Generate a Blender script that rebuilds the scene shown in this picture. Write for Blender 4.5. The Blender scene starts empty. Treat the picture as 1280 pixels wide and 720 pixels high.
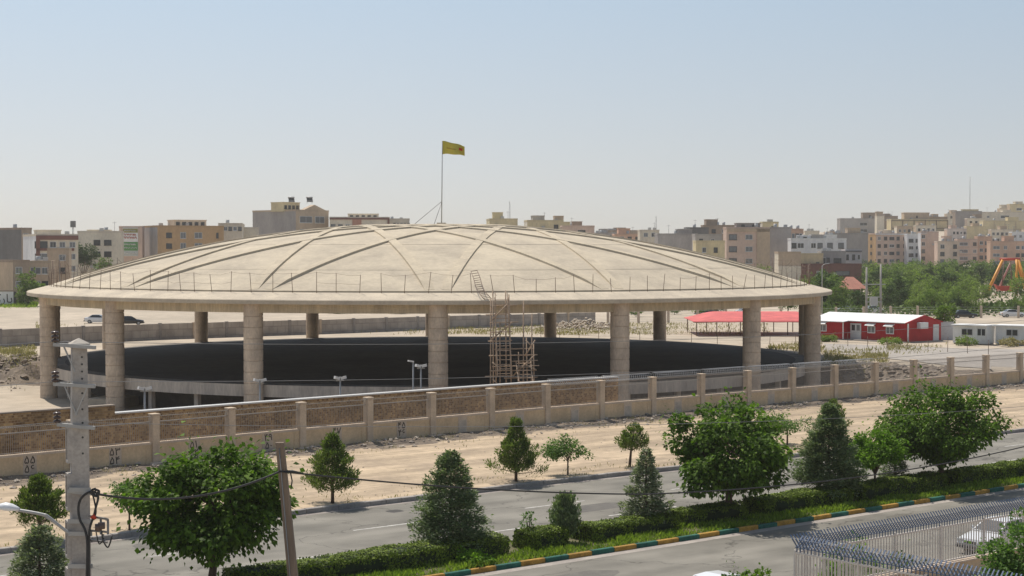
import bpy, math, random
import numpy as np
from mathutils import Vector, noise
R = math.radians
random.seed(7)
SC = bpy.context.scene
COL = SC.collection
F, CAMZ, HZ = 2040.0, 13.5, 313.0        # focal length in photo pixels, eye height, horizon row

# ------------------------------------------------------------------ survey: photo readings -> metres on the ground
PT = math.atan((360 - HZ) / F)
def ray(px, py):
    a, b = (px - 640) / F, (360 - py) / F
    c, s = math.cos(PT), math.sin(PT)
    return (a, c + b * s, -s + b * c)
def ground_at(px, py, z=0.0):
    d = ray(px, py); t = (z - CAMZ) / d[2]
    return (d[0] * t, d[1] * t)
def z_at(py, Y):
    d = ray(640, py)
    return CAMZ + d[2] / d[1] * Y
def x_at(px, Y):
    return ray(px, HZ)[0] / ray(px, HZ)[1] * Y

# street coordinates: s along the road, t across it (0 = painted median kerb, growing away from the camera)
M0, DX, DY = (-1.7, 67.7), 0.777, 0.629
def st(s, t, z=0.0):
    return Vector((M0[0] + s * DX - t * DY, M0[1] + s * DY + t * DX, z))
ROAD_ANG = math.atan2(DY, DX)
def s_for_px(px, t):
    k = (px - 640) / F
    return (k * (M0[1] + t * DX) - M0[0] + t * DY) / (DX - k * DY)
def lerp_tab(tab, x):
    if x <= tab[0][0]: return tab[0][1]
    for (a, va), (b, vb) in zip(tab, tab[1:]):
        if x <= b:
            u = (x - a) / (b - a)
            return va + (vb - va) * u
    return tab[-1][1]
def t_far(s): return lerp_tab([(-90, 14.5), (-13, 16.8), (4, 17.8), (24, 17.9), (40, 17.2), (64, 16.5), (200, 15)], s)
def t_wall(s): return lerp_tab([(-90, 34), (-5, 38), (15.5, 39.5), (38, 40.5), (60, 40.5), (82, 40.3), (100, 40.1), (220, 40)], s)

# ------------------------------------------------------------------ mesh builder
class MB:
    def __init__(self): self.v, self.f, self.m, self.sm = [], [], [], []
    def add(self, vs, fs, mi=0, smooth=False):
        o = len(self.v); self.v += [tuple(p) for p in vs]
        for q in fs:
            self.f.append(tuple(i + o for i in q)); self.m.append(mi); self.sm.append(smooth)
        return self
    def box(self, x0, y0, z0, x1, y1, z1, mi=0):
        vs = [(x0,y0,z0),(x1,y0,z0),(x1,y1,z0),(x0,y1,z0),(x0,y0,z1),(x1,y0,z1),(x1,y1,z1),(x0,y1,z1)]
        return self.add(vs, [(0,3,2,1),(4,5,6,7),(0,1,5,4),(1,2,6,5),(2,3,7,6),(3,0,4,7)], mi)
    def bbox(self, x0, y0, z0, x1, y1, z1, b=0.03, mi=0):      # box with chamfered upper and vertical edges
        def ring(z, i): return [(x0+i,y0+b,z),(x0+b,y0+i,z),(x1-b,y0+i,z),(x1-i,y0+b,z),(x1-i,y1-b,z),(x1-b,y1-i,z),(x0+b,y1-i,z),(x0+i,y1-b,z)]
        r = [ring(z0, 0), ring(z1 - b, 0), [(x0+b,y0+b,z1)]*0 or ring(z1, b*0.7)]
        vs = r[0] + r[1] + r[2]; fs = []
        for k in range(2):
            for i in range(8):
                j = (i + 1) % 8; fs.append((k*8+i, k*8+j, k*8+8+j, k*8+8+i))
        fs.append(tuple(range(16, 24))); fs.append(tuple(range(7, -1, -1)))
        return self.add(vs, fs, mi)
    def prism(self, poly, z0, z1, mi=0):
        n = len(poly)
        vs = [(p[0], p[1], z0) for p in poly] + [(p[0], p[1], z1) for p in poly]
        fs = [(i, (i+1) % n, n + (i+1) % n, n + i) for i in range(n)] + [tuple(range(n, 2*n)), tuple(range(n-1, -1, -1))]
        return self.add(vs, fs, mi)
    def obox(self, a, b, w, h, mi=0):                           # bar of section w x h from a to b
        a, b = Vector(a), Vector(b); d = (b - a).normalized()
        up = Vector((0,0,1)) if abs(d.z) < 0.95 else Vector((0,1,0))
        x = d.cross(up).normalized(); y = x.cross(d)
        vs = [p + x*w*i/2 + y*h*j/2 for p in (a, b) for i, j in ((-1,-1),(1,-1),(1,1),(-1,1))]
        return self.add(vs, [(0,1,2,3),(7,6,5,4),(0,4,5,1),(1,5,6,2),(2,6,7,3),(3,7,4,0)], mi)
    def tube(self, pts, rad, n=6, mi=0, smooth=True, cap=True):
        pts = [Vector(p) for p in pts]; k = len(pts)
        rad = rad if isinstance(rad, (list, tuple)) else [rad] * k
        vs, fs = [], []
        d0 = (pts[1] - pts[0]).normalized()
        x = d0.cross(Vector((0.3, 0.2, 1)) if abs(d0.z) < 0.9 else Vector((1, 0.1, 0))).normalized()
        for i, p in enumerate(pts):
            d = (pts[min(i+1, k-1)] - pts[max(i-1, 0)])
            d = d.normalized() if d.length > 1e-9 else d0
            x = (x - d * x.dot(d)); x = x.normalized() if x.length > 1e-6 else d.orthogonal().normalized()
            y = d.cross(x)
            for j in range(n):
                a = 2 * math.pi * j / n
                vs.append(p + (x * math.cos(a) + y * math.sin(a)) * rad[i])
        for i in range(k - 1):
            for j in range(n):
                fs.append((i*n+j, i*n+(j+1) % n, (i+1)*n+(j+1) % n, (i+1)*n+j))
        if cap: fs += [tuple(range(n-1, -1, -1)), tuple(range((k-1)*n, k*n))]
        return self.add(vs, fs, mi, smooth)
    def lathe(self, prof, n=48, mi=0, closed=False, smooth=True, c=(0, 0)):
        vs, fs = [], []
        for r, z in prof:
            for j in range(n):
                a = 2 * math.pi * j / n
                vs.append((c[0] + r * math.cos(a), c[1] + r * math.sin(a), z))
        k = len(prof)
        for i in range(k if closed else k - 1):
            i2 = (i + 1) % k
            for j in range(n):
                fs.append((i*n+j, i*n+(j+1) % n, i2*n+(j+1) % n, i2*n+j))
        return self.add(vs, fs, mi, smooth)
    def build(self, name, mats, parent=None, loc=None, rz=0.0, recalc=True):
        me = bpy.data.meshes.new(name); me.from_pydata(self.v, [], self.f)
        for m in (mats if isinstance(mats, (list, tuple)) else [mats]): me.materials.append(m)
        me.polygons.foreach_set('material_index', self.m); me.polygons.foreach_set('use_smooth', self.sm)
        if recalc:
            import bmesh
            bm = bmesh.new(); bm.from_mesh(me); bmesh.ops.recalc_face_normals(bm, faces=bm.faces); bm.to_mesh(me); bm.free()
        me.update()
        return link(name, me, parent, loc, rz)
def link(name, me, parent=None, loc=None, rz=0.0):
    o = bpy.data.objects.new(name, me); COL.objects.link(o)
    if parent is not None: o.parent = parent
    if loc is not None: o.location = loc
    o.rotation_euler.z = rz
    return o
def smooth_by_angle(o, ang=35):
    me = o.data
    try:
        me.set_sharp_from_angle(angle=R(ang))
    except Exception: pass
def tag(o, label=None, cat=None, group=None, kind=None):
    if label: o['label'] = label
    if cat: o['category'] = cat
    if group: o['group'] = group
    if kind: o['kind'] = kind
    return o
def thing(name, label, cat, loc=(0,0,0), rz=0.0, group=None):
    o = bpy.data.objects.new(name, None); COL.objects.link(o)
    o.location = loc; o.rotation_euler.z = rz; o.empty_display_size = 0.5
    return tag(o, label, cat, group)
def copy_tree(o, loc=None, rz=None, label=None, sc=None, parent=None):
    c = o.copy(); COL.objects.link(c)
    if parent is not None: c.parent = parent
    if loc is not None: c.location = loc
    if rz is not None: c.rotation_euler.z = rz
    if sc is not None: c.scale = sc
    if label: c['label'] = label
    for ch in list(o.children): copy_tree(ch, parent=c)
    return c

# ------------------------------------------------------------------ materials
def new_mat(name):
    m = bpy.data.materials.new(name); m.use_nodes = True
    nt = m.node_tree; nt.nodes.clear()
    out = nt.nodes.new('ShaderNodeOutputMaterial'); b = nt.nodes.new('ShaderNodeBsdfPrincipled')
    nt.links.new(b.outputs[0], out.inputs[0])
    return m, nt, b, out
def N(nt, t, **kw):
    n = nt.nodes.new(t)
    for k, v in kw.items():
        if k in n.inputs: n.inputs[k].default_value = v
        else: setattr(n, k, v)
    return n
def rgb(c, k=1.0): return (c[0]*k, c[1]*k, c[2]*k, 1)
def surf(name, col, rough=0.85, var=0.25, scale=1.0, bump=0.0, bscale=12.0, metal=0.0, stretch=(1,1,1), col2=None, fine=0.12, spec=0.3):
    """a base colour broken up by two sizes of noise in world space, with an optional bump"""
    m, nt, b, out = new_mat(name); L = nt.links.new
    g = N(nt, 'ShaderNodeNewGeometry'); mp = N(nt, 'ShaderNodeMapping'); mp.inputs['Scale'].default_value = stretch
    L(g.outputs['Position'], mp.inputs[0])
    n1 = N(nt, 'ShaderNodeTexNoise', Scale=scale, Detail=6.0, Roughness=0.62); L(mp.outputs[0], n1.inputs['Vector'])
    n2 = N(nt, 'ShaderNodeTexNoise', Scale=scale*9.0, Detail=4.0); L(mp.outputs[0], n2.inputs['Vector'])
    r1 = N(nt, 'ShaderNodeValToRGB')
    c2 = col2 or (col[0]*(1-var), col[1]*(1-var), col[2]*(1-var*0.9))
    r1.color_ramp.elements[0].position = 0.33; r1.color_ramp.elements[1].position = 0.68
    r1.color_ramp.elements[0].color = rgb(c2); r1.color_ramp.elements[1].color = rgb(col, 1 + var*0.35)
    L(n1.outputs['Fac'], r1.inputs[0])
    mr = N(nt, 'ShaderNodeMapRange'); mr.inputs[1].default_value = 0.3; mr.inputs[2].default_value = 0.7
    mr.inputs[3].default_value = 1 - fine; mr.inputs[4].default_value = 1 + fine; L(n2.outputs['Fac'], mr.inputs[0])
    mx = N(nt, 'ShaderNodeVectorMath', operation='SCALE'); L(r1.outputs[0], mx.inputs[0]); L(mr.outputs[0], mx.inputs['Scale'])
    L(mx.outputs[0], b.inputs['Base Color'])
    b.inputs['Roughness'].default_value = rough; b.inputs['Metallic'].default_value = metal
    b.inputs['Specular IOR Level'].default_value = spec
    if bump > 0:
        n3 = N(nt, 'ShaderNodeTexNoise', Scale=bscale, Detail=5.0); L(mp.outputs[0], n3.inputs['Vector'])
        bp = N(nt, 'ShaderNodeBump', Strength=1.0, Distance=bump); L(n3.outputs['Fac'], bp.inputs['Height']); L(bp.outputs[0], b.inputs['Normal'])
    return m
def plain(name, col, rough=0.5, metal=0.0, spec=0.4):
    return surf(name, col, rough, 0.10, 2.0, metal=metal, fine=0.05, spec=spec)
def glassy(name, col):
    m, nt, b, out = new_mat(name)
    b.inputs['Base Color'].default_value = rgb(col); b.inputs['Roughness'].default_value = 0.12; b.inputs['Specular IOR Level'].default_value = 0.6
    return m
def leafy(name, dark, light, trans=0.3, rough=0.62, clump=0.9, spec=0.14):
    m, nt, b, out = new_mat(name); L = nt.links.new
    g = N(nt, 'ShaderNodeNewGeometry')
    n1 = N(nt, 'ShaderNodeTexNoise', Scale=clump, Detail=3.0); L(g.outputs['Position'], n1.inputs['Vector'])
    a = N(nt, 'ShaderNodeMath', operation='ADD'); L(g.outputs['Random Per Island'], a.inputs[0]); L(n1.outputs['Fac'], a.inputs[1])
    mr = N(nt, 'ShaderNodeMapRange'); mr.inputs[1].default_value = 0.35; mr.inputs[2].default_value = 1.65; L(a.outputs[0], mr.inputs[0])
    r = N(nt, 'ShaderNodeValToRGB'); r.color_ramp.elements[0].color = rgb(dark); r.color_ramp.elements[1].color = rgb(light); L(mr.outputs[0], r.inputs[0])
    L(r.outputs[0], b.inputs['Base Color']); b.inputs['Roughness'].default_value = rough; b.inputs['Specular IOR Level'].default_value = spec
    t = N(nt, 'ShaderNodeBsdfTranslucent'); sc = N(nt, 'ShaderNodeVectorMath', operation='MULTIPLY'); sc.inputs[1].default_value = (1.1, 1.3, 0.6)
    L(r.outputs[0], sc.inputs[0]); L(sc.outputs[0], t.inputs[0])
    mix = N(nt, 'ShaderNodeMixShader'); mix.inputs[0].default_value = trans
    L(b.outputs[0], mix.inputs[1]); L(t.outputs[0], mix.inputs[2]); L(mix.outputs[0], out.inputs[0])
    return m
def brick(name, c1, c2, mortar, scale=4.0, rough=0.9, w=0.5, h=0.25, var=0.3):
    """brickwork on upright walls: bricks run along the wall whichever way it faces"""
    m, nt, b, out = new_mat(name); L = nt.links.new
    g = N(nt, 'ShaderNodeNewGeometry'); sp = N(nt, 'ShaderNodeSeparateXYZ'); L(g.outputs['Position'], sp.inputs[0])
    ad = N(nt, 'ShaderNodeMath', operation='ADD'); L(sp.outputs[0], ad.inputs[0]); L(sp.outputs[1], ad.inputs[1])
    cb = N(nt, 'ShaderNodeCombineXYZ'); L(ad.outputs[0], cb.inputs[0]); L(sp.outputs[2], cb.inputs[1])
    bt = N(nt, 'ShaderNodeTexBrick', Scale=scale); bt.inputs['Color1'].default_value = rgb(c1); bt.inputs['Color2'].default_value = rgb(c2)
    bt.inputs['Mortar'].default_value = rgb(mortar); bt.inputs['Mortar Size'].default_value = 0.03
    bt.inputs['Brick Width'].default_value = w; bt.inputs['Row Height'].default_value = h
    L(cb.outputs[0], bt.inputs['Vector'])
    n1 = N(nt, 'ShaderNodeTexNoise', Scale=0.6, Detail=7.0); L(g.outputs['Position'], n1.inputs['Vector'])
    mr = N(nt, 'ShaderNodeMapRange'); mr.inputs[1].default_value = 0.3; mr.inputs[2].default_value = 0.7
    mr.inputs[3].default_value = 1 - var; mr.inputs[4].default_value = 1 + var*0.6; L(n1.outputs['Fac'], mr.inputs[0])
    mx = N(nt, 'ShaderNodeVectorMath', operation='SCALE'); L(bt.outputs['Color'], mx.inputs[0]); L(mr.outputs[0], mx.inputs['Scale'])
    L(mx.outputs[0], b.inputs['Base Color']); b.inputs['Roughness'].default_value = rough
    bp = N(nt, 'ShaderNodeBump', Strength=0.6, Distance=0.02); L(bt.outputs['Fac'], bp.inputs['Height']); bp.invert = True; L(bp.outputs[0], b.inputs['Normal'])
    return m

M = {}
M['dome'] = surf('dome_concrete', (0.49,0.42,0.315), 0.9, 0.22, 0.28, 0.012, 5.0, fine=0.07)
M['rib'] = surf('rib_concrete', (0.51,0.435,0.32), 0.9, 0.18, 0.5, 0.01, 6.0, fine=0.08)
M['eave'] = surf('eave_concrete', (0.52,0.445,0.34), 0.9, 0.2, 0.5, 0.01, 6.0, fine=0.08)
M['beam'] = surf('beam_concrete', (0.54,0.45,0.31), 0.9, 0.3, 1.2, 0.01, 8.0, stretch=(1,1,0.15))
M['column'] = surf('column_concrete', (0.60,0.49,0.375), 0.9, 0.3, 0.8, 0.012, 8.0, stretch=(1,1,0.5))
M['slab_top'] = surf('bitumen_floor', (0.052,0.05,0.046), 0.85, 0.5, 0.12, fine=0.25, col2=(0.03,0.03,0.03))
M['slab_edge'] = surf('slab_edge_concrete', (0.52,0.46,0.39), 0.9, 0.3, 0.9, 0.01, 8.0, stretch=(1,1,0.2))
M['dark_void'] = surf('basement_concrete_shade', (0.10,0.09,0.08), 0.95, 0.3)  # shade of the void put into the dark concrete colour
M['steel'] = plain('dull_steel', (0.22,0.21,0.20), 0.55, 0.5)
M['rust'] = surf('rusty_steel', (0.20,0.14,0.105), 0.8, 0.35, 3.0)
M['galv'] = plain('galvanised_steel', (0.36,0.36,0.35), 0.5, 0.35)
M['wood'] = surf('scaffold_timber', (0.46,0.34,0.24), 0.85, 0.35, 3.0)
M['polewood'] = surf('weathered_pole', (0.22,0.17,0.125), 0.9, 0.35, 2.5, 0.01, 14, stretch=(1,1,0.1))
M['poleconc'] = surf('pole_concrete', (0.40,0.37,0.335), 0.9, 0.22, 1.5, 0.005, 20)
M['wire'] = plain('black_cable', (0.03,0.03,0.03), 0.6)
M['alwire'] = plain('aluminium_wire', (0.24,0.24,0.24), 0.5, 0.3)
M['porcelain'] = plain('brown_insulator', (0.09,0.06,0.05), 0.3)
M['lampwhite'] = plain('lamp_housing', (0.72,0.73,0.74), 0.4)
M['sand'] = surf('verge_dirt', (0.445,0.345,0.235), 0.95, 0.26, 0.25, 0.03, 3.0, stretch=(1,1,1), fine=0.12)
M['bank'] = surf('bank_soil_and_shade', (0.22,0.175,0.13), 0.95, 0.45, 0.7, 0.08, 3.0, fine=0.25)
M['clod'] = surf('clod_earth', (0.30,0.245,0.19), 0.95, 0.45, 0.8, fine=0.25)
M['stone'] = surf('rubble_stone', (0.42,0.36,0.29), 0.95, 0.4, 0.7, fine=0.2)
M['kerb'] = surf('kerb_stone', (0.34,0.31,0.28), 0.9, 0.3, 1.0, 0.01, 8)
M['kerb_yellow'] = surf('kerb_paint_ochre', (0.44,0.25,0.05), 0.8, 0.45, 2.2, fine=0.25)
M['kerb_green'] = surf('kerb_paint_green', (0.03,0.13,0.095), 0.8, 0.45, 2.2, fine=0.25)
M['paint'] = surf('road_paint', (0.55,0.53,0.49), 0.8, 0.5, 2.0, col2=(0.30,0.285,0.27), fine=0.2)
M['pave'] = surf('paving', (0.40,0.35,0.30), 0.9, 0.25, 0.6)
M['soil'] = surf('planting_soil', (0.13,0.12,0.06), 0.95, 0.4, 1.2)
M['fencewall'] = surf('fence_render', (0.63,0.475,0.30), 0.9, 0.2, 0.8, 0.006, 10, fine=0.08)
M['fencepost'] = surf('fence_pillar_stone', (0.58,0.46,0.335), 0.9, 0.2, 1.2, 0.006, 10, fine=0.08)
M['fencestrip'] = surf('fence_strip_stone', (0.58,0.47,0.36), 0.9, 0.22, 1.2, fine=0.1)
M['bars'] = plain('fence_bars_paint', (0.36,0.33,0.30), 0.6)
M['coil'] = plain('razor_coil_steel', (0.42,0.43,0.44), 0.5, 0.3)
M['oldbrick'] = brick('rough_brick', (0.46,0.31,0.15), (0.17,0.095,0.045), (0.36,0.26,0.155), 2.0, w=0.55, h=0.3, var=0.45)
M['coping'] = plain('coping_sheet', (0.56,0.555,0.54), 0.45, 0.1)
M['copdark'] = surf('coping_mortar', (0.30,0.25,0.20), 0.9, 0.3, 1.0)
M['ink'] = plain('black_paint', (0.02,0.018,0.016), 0.7)
M['blue'] = plain('spike_paint', (0.09,0.13,0.21), 0.5)
M['whitebars'] = surf('cream_bars', (0.62,0.57,0.51), 0.6, 0.15, 3.0)
M['greyblock'] = brick('grey_block', (0.45,0.40,0.35), (0.39,0.345,0.30), (0.33,0.29,0.26), 0.5, w=0.9, h=0.5, var=0.25)
M['bark'] = surf('bark', (0.13,0.085,0.06), 0.95, 0.4, 4.0, 0.02, 18)
M['paleb'] = surf('pale_bark', (0.22,0.165,0.12), 0.95, 0.35, 4.0, 0.02, 18)
M['mulberry'] = leafy('mulberry_leaf', (0.018,0.045,0.006), (0.16,0.265,0.03), 0.36)
M['lime'] = leafy('lime_leaf', (0.055,0.125,0.010), (0.20,0.33,0.035), 0.42)
M['acacia'] = leafy('acacia_leaf', (0.05,0.105,0.025), (0.155,0.255,0.065), 0.38)
M['pine'] = leafy('pine_needle', (0.034,0.068,0.016), (0.22,0.27,0.06), 0.3, 0.6)
M['cedar'] = leafy('cedar_needle', (0.06,0.10,0.045), (0.27,0.32,0.165), 0.3, 0.6)
M['greycedar'] = leafy('grey_cedar_needle', (0.09,0.12,0.065), (0.33,0.36,0.22), 0.3, 0.6)
M['hedge'] = leafy('hedge_leaf', (0.035,0.065,0.010), (0.22,0.29,0.035), 0.12, clump=1.6)
M['hedgecore'] = surf('hedge_core_shade', (0.022,0.035,0.012), 0.95, 0.4, 3.0)
M['grass'] = leafy('grass_blade', (0.10,0.16,0.02), (0.30,0.38,0.06), 0.42, clump=0.7)
M['drygrass'] = leafy('dry_grass_blade', (0.22,0.19,0.08), (0.42,0.36,0.19), 0.2, clump=0.5)
M['park1'] = leafy('park_leaf', (0.045,0.085,0.016), (0.19,0.265,0.055), 0.36, clump=0.35)
M['undergrowth'] = leafy('undergrowth_leaf', (0.025,0.052,0.012), (0.12,0.175,0.04), 0.22, clump=0.35)
M['park2'] = leafy('park_leaf_pale', (0.09,0.135,0.03), (0.27,0.345,0.09), 0.40, clump=0.35)
M['park3'] = leafy('park_leaf_dark', (0.022,0.048,0.014), (0.085,0.135,0.035), 0.25, clump=0.35)
M['redwall'] = surf('red_cabin_sheet', (0.40,0.018,0.022), 0.55, 0.2, 1.0, fine=0.06)
M['white'] = surf('white_sheet', (0.74,0.74,0.72), 0.55, 0.12, 0.8, fine=0.05)
M['offwhite'] = surf('offwhite_sheet', (0.60,0.60,0.585), 0.6, 0.16, 0.8, fine=0.05)
M['canopyred'] = surf('faded_red_canvas', (0.60,0.13,0.12), 0.75, 0.25, 0.5, fine=0.05)
M['yellowflag'] = surf('yellow_cloth', (0.50,0.43,0.07), 0.8, 0.15, 1.0, fine=0.05)
M['redmark'] = plain('red_print', (0.45,0.05,0.02), 0.8)
M['glass'] = glassy('dark_glass', (0.035,0.04,0.045))
M['greyglass'] = glassy('grey_glass', (0.14,0.15,0.16))
M['carwhite'] = glassy('white_car_paint', (0.72,0.73,0.74)); M['carblack'] = glassy('dark_car_paint', (0.02,0.02,0.022))
M['rubber'] = plain('rubber', (0.02,0.02,0.02), 0.85)
M['lampglass'] = glassy('lamp_lens', (0.6,0.6,0.58)); M['redlens'] = glassy('amber_lens', (0.5,0.12,0.03))
M['orange'] = plain('orange_paint', (0.72,0.30,0.03), 0.5); M['redpaint'] = plain('red_paint', (0.50,0.06,0.03), 0.5)
M['pinkpaint'] = plain('faded_pink_paint', (0.55,0.30,0.27), 0.6)
M['tiles'] = surf('terracotta_sheet', (0.55,0.24,0.17), 0.8, 0.2, 0.5)
M['tank'] = plain('roof_tank_metal', (0.45,0.45,0.44), 0.5, 0.3)
M['darkmetal'] = plain('dark_metal', (0.05,0.05,0.05), 0.6)

# road asphalt: patched, worn lighter along the wheel tracks, with crack lines
def asphalt():
    m, nt, b, out = new_mat('asphalt'); L = nt.links.new
    g = N(nt, 'ShaderNodeNewGeometry'); mp = N(nt, 'ShaderNodeMapping'); mp.inputs['Rotation'].default_value = (0, 0, -ROAD_ANG)
    L(g.outputs['Position'], mp.inputs[0])
    st_ = N(nt, 'ShaderNodeMapping'); st_.inputs['Scale'].default_value = (0.06, 0.55, 1); L(mp.outputs[0], st_.inputs[0])
    n1 = N(nt, 'ShaderNodeTexNoise', Scale=1.0, Detail=5.0); L(st_.outputs[0], n1.inputs['Vector'])
    n2 = N(nt, 'ShaderNodeTexNoise', Scale=0.35, Detail=6.0); L(mp.outputs[0], n2.inputs['Vector'])
    n3 = N(nt, 'ShaderNodeTexNoise', Scale=30.0, Detail=2.0); L(mp.outputs[0], n3.inputs['Vector'])
    ad = N(nt, 'ShaderNodeMath', operation='ADD'); L(n1.outputs['Fac'], ad.inputs[0]); L(n2.outputs['Fac'], ad.inputs[1])
    r = N(nt, 'ShaderNodeValToRGB'); r.color_ramp.elements[0].position = 0.75; r.color_ramp.elements[1].position = 1.2
    mr0 = N(nt, 'ShaderNodeMapRange'); mr0.inputs[1].default_value = 0.6; mr0.inputs[2].default_value = 1.4; L(ad.outputs[0], mr0.inputs[0])
    r.color_ramp.elements[0].position = 0.2; r.color_ramp.elements[1].position = 0.8
    r.color_ramp.elements[0].color = (0.135,0.126,0.107,1); r.color_ramp.elements[1].color = (0.24,0.223,0.19,1); L(mr0.outputs[0], r.inputs[0])
    vo = N(nt, 'ShaderNodeTexVoronoi', Scale=0.16, feature='DISTANCE_TO_EDGE')
    wn = N(nt, 'ShaderNodeTexNoise', Scale=0.8, Detail=4.0); L(mp.outputs[0], wn.inputs['Vector'])
    wm = N(nt, 'ShaderNodeVectorMath', operation='SCALE'); wm.inputs['Scale'].default_value = 2.2; L(wn.outputs['Color'], wm.inputs[0])
    wa = N(nt, 'ShaderNodeVectorMath', operation='ADD'); L(mp.outputs[0], wa.inputs[0]); L(wm.outputs[0], wa.inputs[1]); L(wa.outputs[0], vo.inputs['Vector'])
    cr = N(nt, 'ShaderNodeMapRange'); cr.inputs[1].default_value = 0.0; cr.inputs[2].default_value = 0.012; cr.inputs[3].default_value = 0.5; cr.inputs[4].default_value = 1.0; L(vo.outputs['Distance'], cr.inputs[0])
    fn = N(nt, 'ShaderNodeMapRange'); fn.inputs[1].default_value = 0.3; fn.inputs[2].default_value = 0.7; fn.inputs[3].default_value = 0.88; fn.inputs[4].default_value = 1.12; L(n3.outputs['Fac'], fn.inputs[0])
    mu = N(nt, 'ShaderNodeMath', operation='MULTIPLY'); L(cr.outputs[0], mu.inputs[0]); L(fn.outputs[0], mu.inputs[1])
    mx = N(nt, 'ShaderNodeVectorMath', operation='SCALE'); L(r.outputs[0], mx.inputs[0]); L(mu.outputs[0], mx.inputs['Scale'])
    L(mx.outputs[0], b.inputs['Base Color']); b.inputs['Roughness'].default_value = 0.85; b.inputs['Specular IOR Level'].default_value = 0.25
    return m
M['asphalt'] = asphalt()
# verge dirt: streaks left by vehicles, running with the street
def dirt_tracks():
    m = M['sand']; nt = m.node_tree; L = nt.links.new
    b = [n for n in nt.nodes if n.type == 'BSDF_PRINCIPLED'][0]
    src = b.inputs['Base Color'].links[0].from_socket
    g = N(nt, 'ShaderNodeNewGeometry'); mp = N(nt, 'ShaderNodeMapping'); mp.inputs['Rotation'].default_value = (0, 0, -ROAD_ANG); L(g.outputs['Position'], mp.inputs[0])
    s2 = N(nt, 'ShaderNodeMapping'); s2.inputs['Scale'].default_value = (0.035, 0.9, 1); L(mp.outputs[0], s2.inputs[0])
    n1 = N(nt, 'ShaderNodeTexNoise', Scale=1.0, Detail=5.0); L(s2.outputs[0], n1.inputs['Vector'])
    mr = N(nt, 'ShaderNodeMapRange'); mr.inputs[1].default_value = 0.32; mr.inputs[2].default_value = 0.68; mr.inputs[3].default_value = 0.74; mr.inputs[4].default_value = 1.2; L(n1.outputs['Fac'], mr.inputs[0])
    mx = N(nt, 'ShaderNodeVectorMath', operation='SCALE'); L(src, mx.inputs[0]); L(mr.outputs[0], mx.inputs['Scale']); L(mx.outputs[0], b.inputs['Base Color'])
dirt_tracks()

# ------------------------------------------------------------------ camera, sun, sky
cam = bpy.data.cameras.new('camera'); co = bpy.data.objects.new('camera', cam); COL.objects.link(co)
co.location = (0, 0, CAMZ); co.rotation_euler = (R(90) - PT, 0, 0)
cam.sensor_width = 36; cam.lens = F / 1280 * 36; cam.clip_end = 12000; cam.clip_start = 0.5
SC.camera = co
SUN_EL, SUN_AZ = R(60), R(-32)           # high sun, behind and to the left of the dome
sv = Vector((math.sin(SUN_AZ) * math.cos(SUN_EL), math.cos(SUN_AZ) * math.cos(SUN_EL), math.sin(SUN_EL)))
sl = bpy.data.lights.new('sun', 'SUN'); sl.energy = 3.9; sl.angle = R(0.53); sl.color = (1, 0.93, 0.83)
so = bpy.data.objects.new('sun', sl); COL.objects.link(so); so.rotation_euler = sv.to_track_quat('Z', 'Y').to_euler(); so.location = (-60, 120, 200)
w = bpy.data.worlds.new('World'); SC.world = w; w.use_nodes = True
nt = w.node_tree; bg = nt.nodes['Background']
sky = nt.nodes.new('ShaderNodeTexSky'); sky.sky_type = 'NISHITA'; sky.sun_disc = False
sky.sun_elevation = SUN_EL; sky.sun_rotation = SUN_AZ % (2*math.pi); sky.altitude = 300; sky.air_density = 1.0; sky.dust_density = 1.3; sky.ozone_density = 1.0
# dusty city air: the pale band of the sky lies low and the upper sky is whitened
tc = nt.nodes.new('ShaderNodeTexCoord'); sx = nt.nodes.new('ShaderNodeSeparateXYZ'); cxyz = nt.nodes.new('ShaderNodeCombineXYZ')
def mth(op, a, b):
    n = nt.nodes.new('ShaderNodeMath'); n.operation = op
    for i, q in enumerate((a, b)):
        if isinstance(q, (int, float)): n.inputs[i].default_value = q
        else: nt.links.new(q, n.inputs[i])
    return n.outputs[0]
nt.links.new(tc.outputs['Generated'], sx.inputs[0]); zc = mth('MAXIMUM', sx.outputs[2], -0.2)
zq = mth('ADD', mth('DIVIDE', mth('MULTIPLY', zc, 0.9), mth('ADD', mth('MULTIPLY', zc, 1.8), 1.0)), 0.075)
nt.links.new(sx.outputs[0], cxyz.inputs[0]); nt.links.new(sx.outputs[1], cxyz.inputs[1]); nt.links.new(zq, cxyz.inputs[2])
vn = nt.nodes.new('ShaderNodeVectorMath'); vn.operation = 'NORMALIZE'
nt.links.new(cxyz.outputs[0], vn.inputs[0]); nt.links.new(vn.outputs[0], sky.inputs[0])
hs = nt.nodes.new('ShaderNodeHueSaturation'); hs.inputs['Saturation'].default_value = 0.74
tn = nt.nodes.new('ShaderNodeMix'); tn.data_type = 'RGBA'; tn.blend_type = 'MULTIPLY'; tn.inputs[0].default_value = 1.0; 
tr_ = nt.nodes.new('ShaderNodeValToRGB'); tr_.color_ramp.elements[0].position = 0.0; tr_.color_ramp.elements[0].color = (0.945, 0.80, 0.71, 1)
tr_.color_ramp.elements[1].position = 0.16; tr_.color_ramp.elements[1].color = (0.80, 0.825, 0.815, 1)
nt.links.new(sx.outputs[2], tr_.inputs[0]); nt.links.new(tr_.outputs[0], tn.inputs[7])
nt.links.new(sky.outputs[0], hs.inputs['Color']); nt.links.new(hs.outputs[0], tn.inputs[6]); nt.links.new(tn.outputs[2], bg.inputs[0])
bg.inputs[1].default_value = 0.108
SC.view_settings.view_transform = 'Standard'; SC.view_settings.look = 'None'; SC.view_settings.exposure = 0.31; SC.view_settings.gamma = 1
SC.view_settings.use_curve_mapping = False
HAZE = 0.00017
SC.cycles.max_bounces = 6; SC.cycles.transparent_max_bounces = 4; SC.cycles.use_denoising = True
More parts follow.
